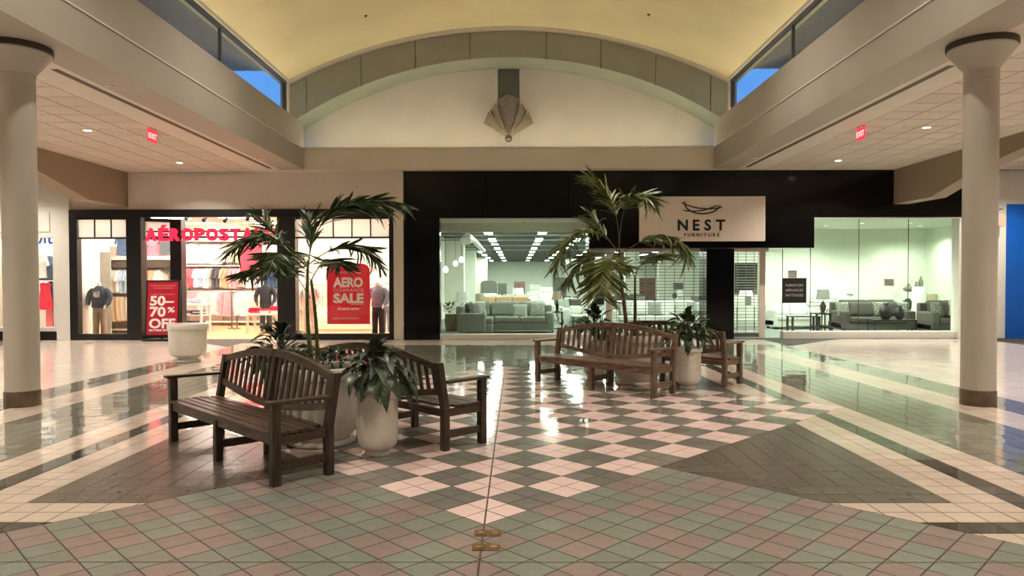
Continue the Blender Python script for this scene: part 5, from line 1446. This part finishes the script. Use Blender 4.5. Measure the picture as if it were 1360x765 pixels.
# --- behind the narrow grille
t = thing('window_blind', 'dark slatted blind on the wall behind the narrow grille', 'blind', (atx(991, 24.9), 24.94, 0))
bw = atx(1006, 24.9) - atx(991, 24.9)
z0, z1 = atz(392, 24.9), atz(350, 24.9)
MB().box(-bw, bw, 0.03, 0.05, z0, z1).build('backing', M_dwood, t)
for k in range(12): MB().cbox((0, 0, z0 + (z1 - z0) * (k + 0.5) / 12), (2 * bw, 0.05, 0.008), 0, 0.6).build('slat', M_gwood, t)
frame_table('pale console table behind the narrow grille', (atx(990, 23.6), 23.6, 0), 0.75, 0.4, 0.78, M_wwood, M_gwood, 0.3)
tag(MB().box(-0.09, 0.09, -0.06, 0.06, 0, 0.32).build('grey_box', M_gwood, loc=(atx(993, 23.6), 23.6, 0.781), bevel=0.01), 'upright grey box on the console behind the narrow grille', 'box')
frame_table('tall white shelf below the blind behind the narrow grille', (atx(992, 24.5), 24.5, 0), 1.0, 0.4, 1.05, M_wwood, M_wwood, 0.5)
lamp('small white lamp below the blind behind the narrow grille', (atx(990, 24.5), 24.5, 1.052), 0.04, M_wwood, M_shadew, 0.24, 0.2, 0.2)

# --- tall window displays
sofa('white daybed sofa behind the black glass sign', ((atx(1026, 23.8) + atx(1078, 23.8)) / 2, 23.9, 0), 1.5, 0.9, 0.8, F_white, 2, arm=0.14)
bd = thing('bed', 'white display bed with stacked linen behind the grey shaded lamp', 'bed', (atx(1098, 24.2), 24.3, 0))
MB().box(-0.55, 0.55, -0.6, 0.55, 0.1, 0.45).build('base', F_white, bd, bevel=0.02)
MB().box(-0.55, 0.55, -0.6, 0.55, 0.46, 0.72).build('mattress', F_pat, bd, bevel=0.05)
for k in range(3): MB().cbox((-0.2 + 0.1 * k, 0.2, 0.79 + 0.12 * k), (0.7, 0.4, 0.11), 0.05 * k).build('folded_linen', F_white, bd, bevel=0.04)
frame_table('dark wooden coffee table in front of the white daybed', (atx(1066, 22.4), 22.4, 0), 0.95, 0.55, 0.5, M_dwood, M_dwood, 0.15, 0.06)
frame_table('black iron end table below the grey shaded lamp', (atx(1089, 21.7), 21.7, 0), 0.5, 0.45, 0.62, M_iron, M_iron, 0.22, 0.03)
lamp('dark bottle lamp with grey shade on the black end table', (atx(1092, 21.7), 21.7, 0.622), 0.42, M_dwood, M_shadeg, 0.2, 0.17, 0.3, 0.05)
frame_table('second black iron end table beside the grey sofa arm', (atx(1104, 21.6), 22.2, 0), 0.3, 0.4, 0.6, M_wwood, M_iron, None, 0.03)
sofa('grey three-seat sofa in the tall furniture window', ((atx(1110, 22.4) + atx(1208, 22.4)) / 2, 22.55, 0), 2.3, 1.0, 1.0, F_dark, 2, arm=0.26)
for k, (px, m, lab) in enumerate(((1118, F_patd, 'patterned pillow at the lamp end'), (1136, F_dark, 'dark pillow beside the patterned one'), (1150, F_dark, 'dark pillow at the middle'), (1168, F_patd, 'patterned pillow past the middle'), (1184, F_dark, 'dark pillow behind the black vases'), (1196, F_patd, 'patterned pillow by the console end'))):
    pillow(lab + ' of the grey sofa', (atx(px, 22.3), 22.3, 0.72), m, 0.47, 0.2 * (-1) ** k, 0.25, group='pillows on the grey sofa')
frame_table('black iron coffee table holding two black vases', (atx(1183, 21.0), 21.0, 0), 1.25, 0.5, 0.46, M_iron, M_iron, None, 0.03)
vprof = [(0.08, 0), (0.16, 0.1), (0.19, 0.22), (0.15, 0.34), (0.07, 0.41), (0.06, 0.45), (0.09, 0.48)]
vase('large round black vase on the black coffee table', (atx(1175, 21.0), 21.0, 0.461), vprof, M_iron)
vase('smaller black vase on the black coffee table', (atx(1193, 21.0), 21.0, 0.461), [(r * 0.75, z * 0.85) for r, z in vprof], M_iron)
cabinet('white glass-door console against the pale display wall', (atx(1204, 24.3), 24.4, 0), 0.62, 0.45, 1.22, M_wwood, 2, 3, group='cabinets on display')
vase('round grey jar on the white console', (atx(1206, 24.3), 24.35, 1.221), [(0.07, 0), (0.16, 0.06), (0.17, 0.12), (0.08, 0.2), (0.04, 0.22), (0.05, 0.27)], M_gwood)
tag(MB().lathe([(0.22, 0), (0.22, 1.38), (0.21, 1.4)], 28).build('display_pedestal', M_wwood, smooth=True, loc=(atx(1219, 23.8), 23.8, 0)), 'round white pedestal holding two bottles', 'pedestal')
vase('tall bottle on the round white pedestal', (atx(1221, 23.8), 23.8, 1.401), [(0.06, 0), (0.08, 0.08), (0.07, 0.2), (0.03, 0.28), (0.03, 0.34)], M_gwood)
vase('short grey bottle on the round white pedestal', (atx(1214, 23.8), 23.75, 1.401), [(0.05, 0), (0.06, 0.06), (0.03, 0.12), (0.05, 0.16)], M_gwood)
cabinet('tan wooden cabinet beside the white pedestal', (atx(1231, 24.4), 24.45, 0), 0.42, 0.4, 1.15, mat('tan_wood', (196, 186, 152), 0.5, var=0.08), 1, 1, group='cabinets on display')
frame_table('narrow black table between the two grey sofas', (atx(1213, 22.9), 23.3, 0), 0.3, 0.4, 0.6, M_iron, M_iron, None, 0.03)
vase('tall dark vase on the narrow table between the sofas', (atx(1213, 22.9), 23.3, 0.601), [(0.06, 0), (0.11, 0.12), (0.12, 0.3), (0.06, 0.42)], M_iron)
sofa('grey loveseat beside the end post of the tall window', ((atx(1221, 21.7) + atx(1287, 21.7)) / 2 + 0.05, 21.65, 0), 1.5, 0.9, 1.0, F_dark, 2, arm=0.24)
for k, (px, m, lab) in enumerate(((1243, F_patd, 'patterned pillow'), (1254, F_dark, 'dark pillow'), (1266, F_pat, 'pale patterned pillow'))):
    pillow(lab + ' on the grey loveseat', (atx(px, 21.5), 21.5, 0.74), m, 0.46, 0.2, 0.25, roll=0.1 * k, group='pillows on the loveseat')
t = thing('small_plant', 'tiny green plant on the wall ledge above the grey sofa', 'plant', (atx(1128, 24.6), 24.6, 0))
frame_t = MB().box(-0.5, 0.5, -0.15, 0.15, 0.0, 1.02).build('ledge', M_wwood, t)
for k in range(10):
    o = link('leaf', LY[k % 3], t); az = k * 2.4; o.location = (0.07 * math.cos(az), 0.07 * math.sin(az), 1.09); o.rotation_euler = (0, -0.5 - 0.06 * k, az); o.scale = (0.12,) * 3

# --- signs on the glass
def glass_sign(label, px0, px1, py0, py1, Y, rz=0.0):
    x0, x1, z0, z1 = atx(px0, Y), atx(px1, Y), atz(py1, Y), atz(py0, Y)
    t = thing('window_sign', label, 'sign', ((x0 + x1) / 2, Y, (z0 + z1) / 2), rz, 'black glass signs')
    w, h = (x1 - x0) / 2, (z1 - z0) / 2
    MB().box(-w, w, -0.004, 0.004, -h, h).build('panel', M_blk_print, t)
    for k, s_ in enumerate(('FURNITURE', 'APPLIANCES', 'MATTRESSES')):
        lettering('lettering', s_, 0.1, mat('print_grey', (170, 172, 166), 0.5), (0, -0.006, h * 0.32 - k * h * 0.40), t, depth=0.001, width=w * 1.45)
glass_sign('black glass sign listing furniture, appliances and mattresses on the tall window', 1038, 1070, 370, 403, 19.735)
glass_sign('black glass sign half hidden by palm fronds at the entrance', 786, 806, 372, 405, 19.95, 0.8)
def notice(label, px0, px1, py0, py1, Y):
    x0, x1, z0, z1 = atx(px0, Y), atx(px1, Y), atz(py1, Y), atz(py0, Y)
    t = thing('paper_notice', label, 'notice', ((x0 + x1) / 2, Y, (z0 + z1) / 2), 0, 'paper notices on the glass')
    w, h = (x1 - x0) / 2, (z1 - z0) / 2
    MB().box(-w, w, -0.003, 0.003, -h, h).build('sheet', mat('notice_grey', (206, 210, 200), 0.7), t)
    for k in range(4): MB().box(-w * 0.8, w * 0.8, -0.005, -0.003, h * (0.62 - 0.42 * k) - 0.012, h * (0.62 - 0.42 * k) + 0.012).build('print_line', M_blk_print, t)
notice('grey paper notice above the black glass sign', 1045, 1058, 359, 370, 19.735)
notice('grey paper notice at the middle of the tall window', 1172, 1186, 371, 381, 19.735)
